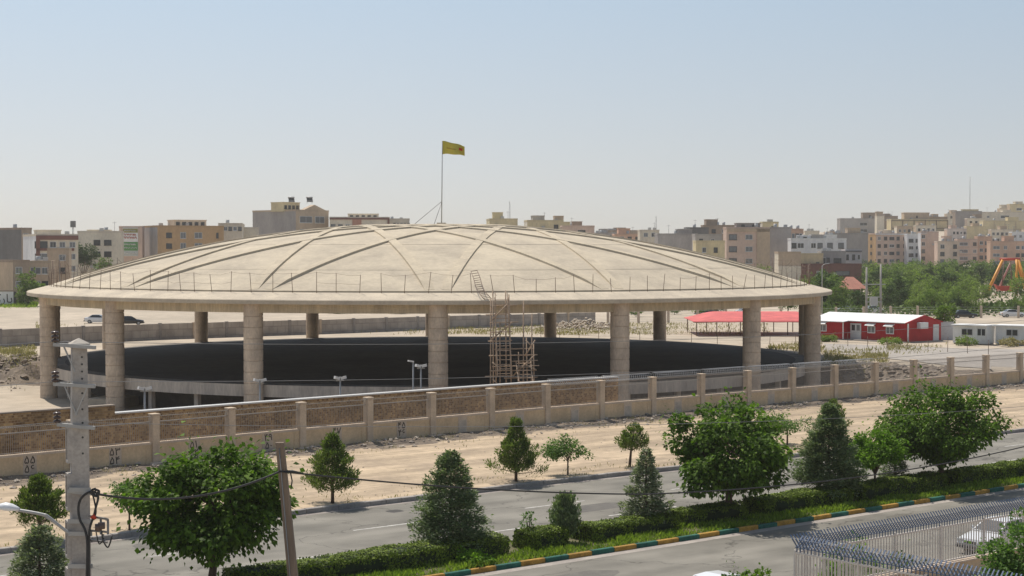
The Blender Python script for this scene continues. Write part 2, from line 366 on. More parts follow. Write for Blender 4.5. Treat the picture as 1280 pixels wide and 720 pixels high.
# ------------------------------------------------------------------ the ground, one sheet out to the horizon
CX, CY = -8.5, 178.0                     # centre of the domed building
def sstep(a, b, x):
    u = min(1, max(0, (x - a) / (b - a))); return u * u * (3 - 2 * u)
def to_st(X, Y):
    rx, ry = X - M0[0], Y - M0[1]
    return rx * DX + ry * DY, -rx * DY + ry * DX
def bank_edge(X): return lerp_tab([(-200, 186), (-50, 184), (-20, 190), (10, 190), (33, 176), (41, 166), (50, 158), (56, 120)], X)
def ground_h(X, Y):
    s, t = to_st(X, Y)
    if t < t_wall(s) + 0.15: return -0.08
    n = noise.noise((X * 0.05, Y * 0.05, 1.3))
    yb = bank_edge(X) + 5 * noise.noise((X * 0.08, Y * 0.03, 4))
    u = sstep(-15, 0, Y - yb)
    h = -1.0 + 2.7 * u + n * (0.15 - 0.11 * u)
    rough = u * (1 - u) * 4
    h += rough * 1.5 * noise.fractal((X * 0.22, Y * 0.22, 3), 0.8, 2.1, 4)
    h = h * sstep(0.1, 2.5, t - t_wall(s)) + (-0.1) * (1 - sstep(0.1, 2.5, t - t_wall(s))) if X < 50 else h * sstep(0.1, 0.9, t - t_wall(s))
    h += 24 * sstep(560, 950, Y) * sstep(90, 210, X)
    return h
def axis(lo, hi, step, far, neg):
    a = [lo + i * step for i in range(int((hi - lo) / step) + 1)]
    st0 = step; x = hi
    while x < far:
        st0 *= 1.22; x += st0; a.append(x)
    if neg is not None:
        st0 = step; x = lo; b = []
        while x > neg:
            st0 *= 1.22; x -= st0; b.append(x)
        a = b[::-1] + a
    return a
xs, ys = axis(-95, 75, 1.3, 2600, -2600), axis(20, 235, 1.3, 3600, -150)
V = [(x, y, ground_h(x, y)) for y in ys for x in xs]
nx = len(xs)
Fc, Mi = [], []
for j in range(len(ys) - 1):
    for i in range(nx - 1):
        a = j * nx + i
        Fc.append((a, a + 1, a + nx + 1, a + nx))
        zs = [V[k][2] for k in Fc[-1]]
        x, y = xs[i], ys[j]
        u = sstep(-15, 0, y - bank_edge(x))
        Mi.append(1 if (0.04 < u < 0.97 and to_st(x, y)[1] > t_wall(to_st(x, y)[0]) + 2 and x < 52) else 0)
def ground_mat():
    m = surf('yard_earth', (0.43,0.36,0.28), 0.95, 0.3, 0.045, 0.04, 2.0, fine=0.14, col2=(0.36,0.305,0.235))
    return m
me = bpy.data.meshes.new('ground'); me.from_pydata(V, [], Fc); me.materials.append(ground_mat()); me.materials.append(M['bank'])
me.polygons.foreach_set('material_index', Mi); me.update()
tag(link('ground', me), kind='structure')

S0, S1 = -70.0, 190.0
def ribbon(name, ta, tb, z, mat, s0=S0, s1=S1, ds=2.0, nt_=2, kind='structure', zf=None):
    mb = MB(); k = int((s1 - s0) / ds) + 1; vs = []
    for i in range(k):
        s = s0 + (s1 - s0) * i / (k - 1)
        a = ta(s) if callable(ta) else ta; b = tb(s) if callable(tb) else tb
        for j in range(nt_):
            t = a + (b - a) * j / (nt_ - 1)
            zz = zf(s, t) if zf else z
            vs.append(st(s, t, zz))
    fs = [(i*nt_+j, (i+1)*nt_+j, (i+1)*nt_+j+1, i*nt_+j+1) for i in range(k-1) for j in range(nt_-1)]
    mb.add(vs, fs); o = mb.build(name, mat)
    return tag(o, kind=kind)
NEAR_KERB = -12.4
ribbon('road_far_carriageway', 4.75, lambda s: t_far(s) + 0.02, 0.0, M['asphalt'])
ribbon('road_near_carriageway', NEAR_KERB, -0.02, 0.0, M['asphalt'])
# pale dusty gutter along the painted kerb and the verge kerb
ribbon('road_gutter', -0.62, -0.02, 0.004, surf('gutter_dust', (0.36,0.32,0.28), 0.9, 0.25, 0.7), ds=4)
ribbon('road_gutter', lambda s: t_far(s) - 0.45, lambda s: t_far(s) + 0.01, 0.004, surf('gutter_dust_far', (0.30,0.265,0.235), 0.9, 0.3, 0.7), ds=4)
def dashes(name, t, first, ln, period):
    mb = MB(); s = first - period * 6
    while s < S1:
        a, b = s, s + ln; n = 5
        vs = [st(a + (b-a)*i/n, t + w_, 0.005) for i in range(n+1) for w_ in (-0.075, 0.075)]
        mb.add(vs, [(2*i, 2*i+2, 2*i+3, 2*i+1) for i in range(n)])
        s += period
    return tag(mb.build(name, M['paint']), kind='structure')
dashes('road_markings', 12.05, 2.1, 4.2, 10.7); dashes('road_markings', 7.5, -6.6, 4.8, 10.6)

def patch(s, t, a, b, seed, col):
    rr = random.Random(seed); n = 14; pts = []
    for i in range(n):
        an = 2*math.pi*i/n; c, d = math.cos(an), math.sin(an); k = max(abs(c), abs(d)) ** 0.8
        pts.append(st(s + a*c/k*rr.uniform(0.93, 1.05), t + b*d/k*rr.uniform(0.9, 1.06), 0.0035))
    o = MB().add(pts, [tuple(range(n))]).build('road_patch', surf('patch_asphalt_%d' % seed, col, 0.9, 0.25, 1.2)); tag(o, kind='structure')
patch(15.5, 10.0, 2.6, 0.9, 1, (0.135,0.125,0.11)); patch(2.0, -3.2, 3.2, 0.8, 2, (0.15,0.14,0.122)); patch(31.0, 9.2, 3.0, 0.7, 3, (0.14,0.13,0.115)); patch(-6.0, 14.6, 2.2, 0.8, 4, (0.15,0.14,0.122)); patch(7.0, 15.6, 0.45, 0.4, 5, (0.07,0.065,0.06))
# kerbs: real stones, 0.15 m high
def kerb(name, tf, w_, s0, s1, seg, mats, pick, zt=0.15):
    mb = MB(); s = s0; k = 0; rnd = random.Random(3)
    while s < s1:
        e = s + seg; g = 0.012; dz = rnd.uniform(-0.012, 0.012); dt = rnd.uniform(-0.015, 0.015)
        a, b = tf(s) + dt, tf(e) + dt
        bv = 0.025
        P = []
        for (ss, tt) in ((s + g, a), (e - g, b)):
            P += [st(ss, tt, -0.06), st(ss, tt, zt + dz - bv), st(ss, tt + bv, zt + dz), st(ss, tt + w_ - bv, zt + dz), st(ss, tt + w_, zt + dz - bv), st(ss, tt + w_, -0.06)]
        fs = [(i, i+1, i+7, i+6) for i in range(5)] + [(5,4,3,2,1,0), (6,7,8,9,10,11)]
        mb.add(P, fs, pick(k)); s = e; k += 1
    return tag(mb.build(name, mats), kind='structure')
kerb('median_kerb', lambda s: 0.0, 0.22, -67.5, 150, 1.35, [M['kerb_yellow'], M['kerb_green']], lambda k: k % 2, 0.2)
kerb('median_kerb', lambda s: 4.5, 0.22, -67.5, 150, 0.9, [M['kerb']], lambda k: 0, 0.17)
kerb('verge_kerb', t_far, 0.34, -67, 150, 1.0, [M['kerb']], lambda k: 0, 0.24)
kerb('pavement_kerb', lambda s: NEAR_KERB - 0.25, 0.25, -67, 60, 1.0, [M['kerb']], lambda k: 0, 0.15)
ribbon('pavement', -17.2, NEAR_KERB - 0.25, 0.12, M['pave'], ds=4)
ribbon('median_soil', 0.21, 4.51, 0.12, M['soil'], nt_=4, zf=lambda s, t: 0.12 + 0.05 * noise.noise((s, t, 2)))
# dirt verge with a low broken bank under the fence wall
def verge_z(s, t):
    d = t_wall(s) - t
    z = 0.16 + 0.05 * noise.noise((s * 0.3, t * 0.5, 7)) + 0.02 * noise.noise((s, t * 3, 1))
    k = 1 - sstep(0.4, 3.2 + 0.9 * noise.noise((s * 0.25, 2, 2)), d)
    return z + k * (0.22 + 0.16 * noise.noise((s * 0.8, t * 1.2, 5)))
def verge():
    k, nt_ = 520, 64; vs, fs, mi = [], [], []
    for i in range(k):
        s = S0 + (S1 - S0) * i / (k - 1); a, b = t_far(s) + 0.3, t_wall(s) + 0.2
        for j in range(nt_):
            u = j / (nt_ - 1); u = 1 - (1 - u) ** 1.5
            vs.append(st(s, a + (b - a) * u, 0) + Vector((0, 0, verge_z(s, a + (b - a) * u))))
    for i in range(k - 1):
        s = S0 + (S1 - S0) * i / (k - 1)
        for j in range(nt_ - 1):
            fs.append((i*nt_+j, (i+1)*nt_+j, (i+1)*nt_+j+1, i*nt_+j+1))
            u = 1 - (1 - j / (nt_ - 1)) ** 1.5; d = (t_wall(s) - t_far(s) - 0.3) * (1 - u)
            mi.append(1 if d < 2.9 + 1.3 * noise.noise((s * 0.35, 1, 9)) else 0)  # dark strip by the wall: bank soil plus the wall's painted shadow
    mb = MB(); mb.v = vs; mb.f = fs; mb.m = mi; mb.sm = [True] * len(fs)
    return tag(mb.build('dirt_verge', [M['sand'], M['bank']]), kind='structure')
verge()

def rocks(name, spots, mat):
    """spots: (x, y, z, size); little angular stones in one heap nobody would count"""
    mb = MB(); rnd = random.Random(11)
    base = [(-1,0,0),(1,0,0),(0,-1,0),(0,1,0),(0,0,-1),(0,0,1),(-.6,-.6,.4),(.6,-.6,.4),(.6,.6,.4),(-.6,.6,.4)]
    F8 = [(0,6,9),(6,5,9),(6,7,5),(7,8,5),(8,9,5),(0,2,6),(2,7,6),(2,1,7),(1,8,7),(1,3,8),(3,9,8),(3,0,9),(0,4,2),(2,4,1),(1,4,3),(3,4,0)]
    for (x, y, z, r) in spots:
        a = rnd.uniform(0, 6.28); ca, sa = math.cos(a), math.sin(a); vs = []
        sx, sy, sz = r*rnd.uniform(.7,1.3), r*rnd.uniform(.6,1.1), r*rnd.uniform(.4,.8)
        for p in base:
            q = (p[0]*sx*rnd.uniform(.75,1.2), p[1]*sy*rnd.uniform(.75,1.2), p[2]*sz*rnd.uniform(.8,1.2))
            vs.append((x + q[0]*ca - q[1]*sa, y + q[0]*sa + q[1]*ca, z + q[2]))
        mb.add(vs, F8)
    return tag(mb.build(name, mat), kind='stuff')
rnd = random.Random(5); sp = []
for i in range(1500):
    s = rnd.uniform(-28, 90); t = rnd.uniform(t_far(s) + 0.5, t_wall(s) - 2); 
    if noise.noise((s * 0.15, t * 0.3, 8)) + rnd.uniform(-0.5, 0.4) < 0: continue
    p = st(s, t); sp.append((p.x, p.y, verge_z(s, t) + 0.005, rnd.choice((0.03, 0.035, 0.045, 0.06)) * rnd.uniform(0.7, 1.4)))
for i in range(2300):
    s = rnd.uniform(-30, 120); d = abs(rnd.gauss(0, 1.0)) * 1.5 + 0.15; t = t_wall(s) - d
    if d > 2.3 and rnd.random() < 0.35: pass
    dens = 0.5 + 0.8 * noise.noise((s * 0.12, 3, 3))
    if rnd.random() > dens + 0.15: continue
    p = st(s, t); sp.append((p.x, p.y, verge_z(s, t) + 0.02, rnd.choice((0.05, 0.07, 0.08, 0.11, 0.16)) * rnd.uniform(0.7, 1.5)))
tag(rocks('verge_rubble', sp, M['stone']), 'pale broken stones and rubble strewn along the foot of the fence wall', 'rubble')
sp = []
for i in range(2600):
    x = rnd.uniform(-80, -42) if i % 2 else rnd.uniform(31, 52); yb = bank_edge(x); y = yb - abs(rnd.gauss(0, 7))
    s, t = to_st(x, y)
    if t < t_wall(s) + 5 or (x - CX) ** 2 + (y - CY) ** 2 < 43.5 ** 2: continue
    sp.append((x, y, ground_h(x, y) + 0.03, rnd.uniform(0.1, 0.5) * (1 if rnd.random() < sstep(-16, -4, y - yb) else 0.4)))
tag(rocks('bank_rubble', sp, M['clod']), 'rough clods and stones covering the dug bank beside the dome', 'rubble')
# rubble heap in the yard behind the dome
sp = []
for i in range(700):
    a = rnd.gauss(0, 4.5); b = rnd.gauss(0, 1.6); x, y = x_at(727, 246) + a, 246 + b * 1.5
    sp.append((x, y, 1.6 + max(0, 1.7 * math.exp(-(a/4.5)**2 - (b/1.8)**2)) * rnd.random() + 0.1, rnd.uniform(0.12, 0.4)))
tag(rocks('yard_rubble', sp, surf('pale_rubble', (0.55,0.47,0.37), 0.95, 0.3, 0.8)), 'pale heap of rubble in front of the far yard wall', 'rubble')
#@@DOME
# ------------------------------------------------------------------ the domed hall
def dome_z(r): return 16.3 - 0.0039 * r * r
hall = thing('domed_hall', 'huge unfinished round concrete hall with a low ribbed dome standing on columns', 'domed hall', (CX, CY, 0))
NCOL, PHI0 = 16, R(3.2)
def pol(r, phi): return (r * math.sin(phi), -r * math.cos(phi))          # phi from the camera side, towards the right
prof = []
for i in range(56):
    r = 40.0 * i / 55
    prof.append((max(r, 0.01), dome_z(r) + (0.03 if r < 24.2 else 0) + (0.03 if r < 34.2 else 0)))
outer = []
for (r, z) in prof:
    for q in (24.2, 34.2):
        if outer and outer[-1][0] < q <= r: outer += [(q - 0.01, dome_z(q) + (0.06 if q < 30 else 0.03)), (q + 0.01, dome_z(q) + (0.03 if q < 30 else 0))]
    outer.append((r, z))
inner = [(r, dome_z(r) - 0.45) for r in [40 * (1 - i / 30) for i in range(31)]]
inner[-1] = (0.01, inner[-1][1])
MB().lathe(outer + [(40.0, 9.6)] + inner, 224).build('dome_shell', M['dome'], hall)
smooth_by_angle(bpy.data.objects['dome_shell'], 30)
e = MB().lathe([(39.6, 9.97), (40.6, 9.86), (42.55, 9.36), (42.62, 9.30), (42.62, 8.98), (39.6, 8.98)], 192, closed=True).build('eave_slab', M['eave'], hall); smooth_by_angle(e, 20)
e = MB().lathe([(40.35, 8.985), (41.45, 8.985), (41.45, 8.2), (40.35, 8.2)], 192, closed=True).build('ring_beam', M['beam'], hall); smooth_by_angle(e, 20)
# 16 lamella ribs, straight in plan, each running from one column to the seventh one round
shell = bpy.data.objects['dome_shell']
for k in range(NCOL):
    p0 = Vector(pol(39.7, PHI0 + k * 2*math.pi/NCOL + R(1.0))); p1 = Vector(pol(39.7, PHI0 + (k + 7) * 2*math.pi/NCOL - R(1.0)))
    d = (p1 - p0).normalized(); nrm = Vector((-d.y, d.x)); vs = []; n = 72; hh = 0.15 + 0.004 * k
    for i in range(n + 1):
        c = p0 + (p1 - p0) * (i / n); ww = 0.46
        end = min(1, min(i, n - i) / 2.0)
        for o_, up in ((-ww, -0.1), (-ww * 0.9, hh * end), (ww * 0.9, hh * end), (ww, -0.1)):
            q = c + nrm * o_; vs.append((q.x, q.y, dome_z(q.length) + 0.02 + up))
    fs = [(i*4+j, (i+1)*4+j, (i+1)*4+(j+1) % 4, i*4+(j+1) % 4) for i in range(n) for j in range(4)] + [(0,1,2,3), (n*4+3, n*4+2, n*4+1, n*4)]
    MB().add(vs, fs).build('rib', M['rib'], hall)
# columns with the joint line of every lift cast into them
cprof = []; z = -1.6; rc = 0.83
while z < 8.15:
    z2 = min(z + 0.95, 8.19); cprof += [(rc, z + 0.03), (rc + 0.006, z + 0.4), (rc, z2 - 0.03), (rc - 0.06, z2 - 0.02), (rc - 0.06, z2 + 0.02)]; z = z2
cmesh = None
for k in range(NCOL):
    x, y = pol(41.1, PHI0 + k * 2*math.pi/NCOL)
    if cmesh is None:
        mb = MB().lathe(cprof, 36); o = mb.build('column', M['column'], hall, (x, y, 0)); smooth_by_angle(o, 25); cmesh = o.data
    else: o = link('column', cmesh, hall, (x, y, 0))
    o.rotation_euler.z = k * 1.7
    # the cap under the eave is a little flat pad, so the shaft meets the lip cleanly
    MB().lathe([(0.01, 8.19), (rc, 8.19), (rc, 8.975), (0.01, 8.975)], 36, smooth=False).build('column_head', M['column'], hall, (x, y, 0))
MB().lathe([(38.9, 2.0), (40.45, 2.0)], 160, smooth=False).build('floor_margin', surf('floor_margin_skylight', (0.17,0.155,0.135), 0.9, 0.4, 0.35, fine=0.2), hall)  # sky light reaching the floor edge, painted as a lighter ring
MB().lathe([(0.01, 2.0), (38.895, 2.0)], 160, smooth=False).build('floor_top', M['slab_top'], hall)
e = MB().lathe([(0.01, 1.985), (40.5, 1.985), (40.5, 0.95), (0.01, 0.95)], 160).build('floor_slab', M['slab_edge'], hall); smooth_by_angle(e, 30)
# basement wall and piers in the void below the slab, on the side where the ground is dug away
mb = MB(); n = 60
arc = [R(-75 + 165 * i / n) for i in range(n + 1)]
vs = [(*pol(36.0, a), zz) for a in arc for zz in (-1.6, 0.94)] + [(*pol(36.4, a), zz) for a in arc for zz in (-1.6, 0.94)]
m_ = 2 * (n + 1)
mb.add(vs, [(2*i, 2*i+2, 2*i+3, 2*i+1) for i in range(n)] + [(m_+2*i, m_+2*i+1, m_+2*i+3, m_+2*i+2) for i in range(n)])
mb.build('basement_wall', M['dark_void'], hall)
for i in range(17):
    x, y = pol(39.4, R(-62 + 8.2 * i)); MB().box(-0.22, -0.22, -1.5, 0.22, 0.22, 0.945).build('basement_pier', M['slab_edge'], hall, (x, y, 0), R(-62 + 8.2 * i))

# railing round the edge of the dome: leaning rebar posts with wires
rail = thing('roof_railing', 'thin improvised railing of rebar posts and wires around the dome edge', 'railing', (CX, CY, 0))
rnd = random.Random(21); a = -118.0; tops = []
while a < 116:
    r = 40.35; x, y = pol(r, R(a)); h = rnd.choice((1.75, 1.85, 1.6, 1.9)) if a < 8 else rnd.choice((1.25, 1.35, 1.45, 1.6))
    if a < -75 or a > 78: h = rnd.uniform(2.0, 2.9)
    lean = (rnd.gauss(0, 0.07), rnd.gauss(0, 0.05))
    zb = 9.84
    MB().tube([(0, 0, 0), (lean[0] * h, lean[1] * h, h)], 0.026, 5).build('post', M['rust'], rail, (x, y, zb))
    tops.append((a, Vector((x, y, zb)), Vector((x + lean[0]*h, y + lean[1]*h, zb + h))))
    a += rnd.uniform(2.1, 3.2) if a < 0 else rnd.uniform(2.25, 2.75)
for frac, sel in ((0.97, lambda a: a < 9 or a > 70), (0.5, lambda a: a < -4), (0.95, lambda a: 8 < a < 22 or 34 < a < 44)):
    mb = MB()
    for (a0, b0, t0), (a1, b1, t1) in zip(tops, tops[1:]):
        if not (sel(a0) and sel(a1)) or rnd.random() < 0.08: continue
        p, q = b0.lerp(t0, frac), b1.lerp(t1, frac); sag = rnd.uniform(0.02, 0.16)
        mb.tube([p, p.lerp(q, 0.5) - Vector((0, 0, sag)), q], 0.009, 4)
    mb.build('wire', M['rust'], rail)
mb = MB()
for (a0, b0, t0), (a1, b1, t1) in zip(tops, tops[1:]):
    if -118 < a0 < -66 or 74 < a0 < 116:
        for f_ in (0.25, 0.5, 0.75, 0.9): mb.tube([b0.lerp(t0, f_), b1.lerp(t1, f_)], 0.010, 4)
mb.build('mesh_wires', M['rust'], rail)

# flag on the crown
zt = dome_z(0)
fx = x_at(552, CY)
fp = thing('flagpole', 'tall thin flagpole with stays on top of the dome, flying a yellow flag', 'flagpole', (fx, CY, zt + 0.1))
MB().tube([(0, 0, 0), (0.05, 0, 4.2), (0.09, 0, 9.0)], [0.06, 0.05, 0.035], 8).build('pole', M['galv'], fp)
MB().tube([(-3.0, 0.4, -0.05), (-0.02, 0, 2.4)], 0.03, 5).build('stay', M['steel'], fp)
MB().tube([(-0.75, -1.2, -0.05), (0, 0, 2.3)], 0.03, 5).build('stay', M['steel'], fp)
MB().bbox(-0.5, -0.5, -0.3, 0.5, 0.5, 0.12, 0.04).build('footing', M['eave'], fp)
def flag_grid(x0, x1, z0, z1, dy, nu=24, nv=10):
    vs, fs = [], []
    for side in (0, 1):
        for i in range(nu + 1):
            for j in range(nv + 1):
                u = x0 + (x1 - x0) * i / nu; v = z0 + (z1 - z0) * j / nv
                drop = -0.22 * u - 0.38 * u * u + 0.05 * math.sin(u * 9 + v)
                x = 0.1 + u * 2.42; z = 9.0 - 1.45 * (1 - v) * (1 - 0.30 * u) + drop
                y = 0.34 * math.sin(u * 8.5 + v * 1.3) * (0.25 + u) + dy + (0.012 if side else 0)
                vs.append((x, y, z))
    k = (nu + 1) * (nv + 1)
    for i in range(nu):
        for j in range(nv):
            a = i * (nv + 1) + j; q = (a, a + nv + 1, a + nv + 2, a + 1); fs += [q, tuple(k + t for t in q[::-1])]
    rim = [i * (nv + 1) for i in range(nu + 1)] + [nu * (nv + 1) + j for j in range(1, nv + 1)] + [i * (nv + 1) + nv for i in range(nu - 1, -1, -1)] + [j for j in range(nv - 1, 0, -1)]
    for p, q in zip(rim, rim[1:] + rim[:1]): fs.append((p, k + p, k + q, q))
    return MB().add(vs, fs, smooth=True)
fl = flag_grid(0, 1, 0, 1, 0).build('flag', M['yellowflag'], fp)
flag_grid(0.74, 0.9, 0.42, 0.68, -0.016, 6, 5).build('emblem', M['redmark'], fl)
flag_grid(0.2, 0.62, 0.44, 0.52, -0.016, 6, 3).build('lettering_band', plain('dull_ochre_print', (0.36, 0.24, 0.03), 0.8), fl)

# timber scaffold stair up to the eave
TX = lambda px, Y=134.0: x_at(px, Y)
TZ = lambda py, Y=134.0: z_at(py, Y)
sc = thing('scaffold_stair', 'rickety timber scaffold with stairs leading up to the dome edge', 'scaffold', (TX(640), 134.0, -1.0))
ox, oy, oz = TX(640), 134.0, -1.0
def sp3(px, py, Y): return (TX(px, Y) - ox, Y - oy, TZ(py, Y) - oz)
def spole(px0, py0, px1, py1, Y0, Y1=None, r=0.065, mat='wood', nm='pole'):
    MB().tube([sp3(px0, py0, Y0), sp3(px1, py1, Y1 or Y0)], [r, r*0.85], 6).build(nm, M[mat], sc)
for px0, px1, top, Y in ((617, 616, 362, 133.4), (660, 658, 422, 133.3), (668, 667, 430, 133.5), (650, 648, 440, 133.4), (625, 625, 402, 133.6), (613, 613.5, 373, 134.8), (664, 665, 392, 134.9), (654, 654.5, 376, 135.0), (633, 632, 363, 134.7), (640, 636, 368, 134.3)):
    spole(px0, 520, px1, top, Y, Y, 0.06 if top > 385 else 0.07, 'wood' if top != 370 else 'rust')
for (a, b, y, Y) in ((611, 672, 444, 133.3), (615, 674, 457.5, 133.2), (612, 671, 463, 133.3), (607, 634, 393, 133.5), (612, 648, 403, 134.6), (618, 668, 436, 134.9), (630, 672, 472, 133.4), (612, 640, 415, 134.0), (610, 640, 426, 133.9), (613, 646, 382, 134.7), (640, 672, 451, 134.6), (606, 640, 470, 133.4)):
    spole(a, y + 0.6, b, y - 0.6, Y, Y, 0.055, 'wood', 'ledger')
for (a, ya, b, yb) in ((615, 453, 627, 461), (657, 425, 664, 432), (616, 474, 622, 480), (655, 455, 670, 462), (656, 445, 669, 425), (614, 425, 640, 403), (615, 400, 634, 380), (641, 470, 668, 444)):
    spole(a, ya, b, yb, 133.2, 133.1, 0.06, 'wood', 'brace')
def stair(pa, pb, w_px, n, Ya, Yb, nm):
    st_ = MB(); ax, ay = pa; bx, by = pb
    for off in (0, w_px):
        st_.obox(sp3(ax + off, ay, Ya), sp3(bx + off, by, Yb), 0.07, 0.16)
    o = st_.build(nm, M['wood'], sc)
    for i in range(n):
        u = (i + 0.5) / n; x = ax + (bx - ax) * u; y = ay + (by - ay) * u; Y = Ya + (Yb - Ya) * u
        p, q = Vector(sp3(x - 0.5, y, Y)), Vector(sp3(x + w_px + 0.8, y - 0.3 + random.uniform(-.3, .3), Y))
        MB().obox(p, q, 0.26, 0.05).build('tread', M['wood'], o)
stair((622, 470), (618.5, 372), 17, 17, 131.6, 134.4, 'stair_flight')
stair((649, 484), (645, 452), 18, 7, 131.4, 133.6, 'stair_flight')
spole(620, 478, 619, 366, 133.1, 134.8, 0.05); spole(640, 470, 634, 366, 133.0, 134.7, 0.05)
# cable with a wire ladder creeping over the eave beside the scaffold
lad = MB(); pa = [(588.5, 341, 140.5), (592, 350, 139), (594, 358, 138), (597, 366, 136.8), (601, 371, 135.8), (606, 376.5, 135.0)]
pts = [Vector((TX(a, Y), Y, TZ(b, Y) + 0.12)) for a, b, Y in pa]
lad.tube(pts, 0.03, 5); lad.tube([p + Vector((0.55, 0.1, 0.08)) for p in pts], 0.03, 5)
for i in range(16):
    u = i / 15 * (len(pts) - 1); k = min(int(u), len(pts) - 2); p = pts[k].lerp(pts[k + 1], u - k); lad.tube([p, p + Vector((0.55, 0.1, 0.08))], 0.024, 4)
tag(lad.build('rope_ladder', M['rust']), 'thin wire ladder lying over the dome edge left of the scaffold', 'ladder')
# ------------------------------------------------------------------ writing
def text_mesh(body, size, depth=0.0, space=1.0, line=0.9):
    c = bpy.data.curves.new('txt', 'FONT'); c.body = body; c.size = size; c.extrude = depth; c.align_x = 'CENTER'; c.align_y = 'CENTER'
    c.resolution_u = 3; c.space_line = line; c.space_character = space
    o = bpy.data.objects.new('txt', c); COL.objects.link(o)
    dg = bpy.context.evaluated_depsgraph_get(); me = bpy.data.meshes.new_from_object(o.evaluated_get(dg))
    bpy.data.objects.remove(o); bpy.data.curves.remove(c)
    return me
# ------------------------------------------------------------------ street fence: low rendered wall, stone pillars, bars
P0 = st(5, t_wall(5))
fence = thing('perimeter_fence', 'long tan street fence of low panels, pillars and vertical bars before the dome', 'fence', P0)
BAY = 5.55
pill = [st(5 + BAY * k, t_wall(5 + BAY * k)) for k in range(-9, 30)]
prnd = random.Random(8)
pm = MB().bbox(-0.25, -0.27, -0.3, 0.25, 0.27, 3.3, 0.03)
pm.bbox(-0.28, -0.30, 3.3, 0.28, 0.30, 3.40, 0.03)
pillar_me = None; rail_me = {}
fm = MB().bbox(-0.55, -0.75, -0.3, 0.75, -0.28, 0.42, 0.05)
foot_me = None
for k in range(-9, 29):
    a, b = pill[k + 9], pill[k + 10]; L_ = (b - a).length; rz = math.atan2(b.y - a.y, b.x - a.x); loc = a - P0
    if pillar_me is None: o = pm.build('pillar', M['fencepost'], fence, loc, rz); pillar_me = o.data
    else: link('pillar', pillar_me, fence, loc, rz)
    if foot_me is None: foot_me = fm.build('footing', M['fencestrip'], fence, loc, rz).data
    elif k < 9: link('footing', foot_me, fence, loc, rz)
    x0, x1 = 0.255, L_ - 0.255
    mb = MB().box(x0, -0.12, -0.3, x1, 0.12, 1.58, 0)
    mb.box(x0, -0.17, 1.5, x1, 0.17, 1.64, 1)                                   # coping
    cxm = L_ / 2
    for (u0, u1) in ((x0, x0 + 0.4), (cxm - 0.42, cxm + 0.42), (x1 - 0.4, x1)): mb.box(u0, -0.145, -0.3, u1, -0.118, 1.499, 1 if abs(u0 + u1 - 2*cxm) < 0.1 else 0)
    for (u0, u1) in ((x0 + 0.4, cxm - 0.42), (cxm + 0.42, x1 - 0.4)): mb.box(u0, -0.145, 0.0, u1, -0.118, 0.22, 0); mb.box(u0, -0.145, 1.36, u1, -0.118, 1.499, 0)
    p = mb.build('wall_panel', [M['fencewall'], M['fencestrip']], fence, loc, rz)
    if k in range(-2, 4):
        t_ = {-2: '\u06f5\u06f5\n\u06f5\u06f6', -1: '\u06f5\u06f3\n\u06f5\u06f4', 0: '\u06f5\u06f1\n\u06f5\u06f2', 1: '\u06f4\u06f9\n\u06f5\u06f0', 2: '\u06f4\u06f7\n\u06f4\u06f8', 3: '\u06f4\u06f5\n\u06f4\u06f6'}[k]
        me = text_mesh(t_, 0.66, 0.006, 1.05, 0.8); me.materials.append(M['ink'])
        o = link('painted_number', me, p); o.location = (cxm + prnd.uniform(-.06, .06), -0.155, 0.98); o.rotation_euler = (R(90), R(prnd.uniform(-3, 3)), 0)
    elif 3 < k < 24:
        mb = MB(); hh = prnd.uniform(0.3, 0.36); mb.box(cxm - hh, -0.1475, 0.35 + prnd.uniform(-.1, .1), cxm + hh, -0.1452, 1.25); mb.build('painted_out_patch', surf('patch_wash_%d' % k, (0.50, 0.43, 0.35), 0.9, 0.2, 2.0), p)
    mb = MB(); n = int((x1 - x0) / 0.135)
    tall = k >= 9
    for i in range(n + 1):
        x = x0 + (x1 - x0) * (i + 0.5) / (n + 1); h = 2.92 if not tall else 2.95
        mb.tube([(x, 0, 1.62), (x, 0, h), (x, -0.10, h + 0.28), (x, -0.24, h + 0.42)], 0.0145, 4, smooth=False)
    mb.box(x0, -0.015, 1.72, x1, 0.015, 1.745); mb.box(x0, -0.025, 2.86, x1, 0.025, 2.92); mb.box(x0, -0.135, 3.22, x1, -0.1, 3.255)
    mb.build('railing', M['bars'], fence, loc, rz)
    if 6 <= k <= 12:
        mb = MB(); pts = []; turns = 24
        for i in range(turns * 10):
            u = i / (turns * 10 - 1); a_ = u * turns * 2 * math.pi
            pts.append((x0 + (x1 - x0) * u + prnd.uniform(-.02, .02), 0.05 + 0.30 * math.cos(a_), 3.52 + 0.24 * math.sin(a_)))
        mb.tube(pts, 0.017, 3, smooth=False)
        for zz in (3.38, 3.52, 3.68): mb.tube([(x0, 0.05, zz), (x1, 0.05, zz)], 0.01, 3)
        mb.build('razor_coil', M['coil'], fence, loc, rz)
# ------------------------------------------------------------------ rough brick wall standing behind the left half of the fence
TB = 3.2
def brick_wall(name, label, s0, s1, ztop, tb, cap, capmat, capw):
    a = st(s0, t_wall(s0) + tb); w_ = thing(name, label, 'wall', a)
    n = max(1, int((s1 - s0) / 6)); cp = MB(); wl = MB()
    for i in range(n):
        sa, sb = s0 + (s1 - s0) * i / n, s0 + (s1 - s0) * (i + 1) / n
        p, q = st(sa, t_wall(sa) + tb) - a, st(sb, t_wall(sb) + tb) - a; d = (q - p).normalized(); nn = Vector((-d.y, d.x, 0))
        wl.prism([p - nn*0.2, q - nn*0.2, q + nn*0.2, p + nn*0.2], -1.3, ztop)
        cp.prism([p - nn*capw, q - nn*capw, q + nn*capw, p + nn*capw], ztop + 0.004, ztop + cap)
    wl.build('brickwork', M['oldbrick'], w_); cp.build('coping', capmat, w_)
    return w_
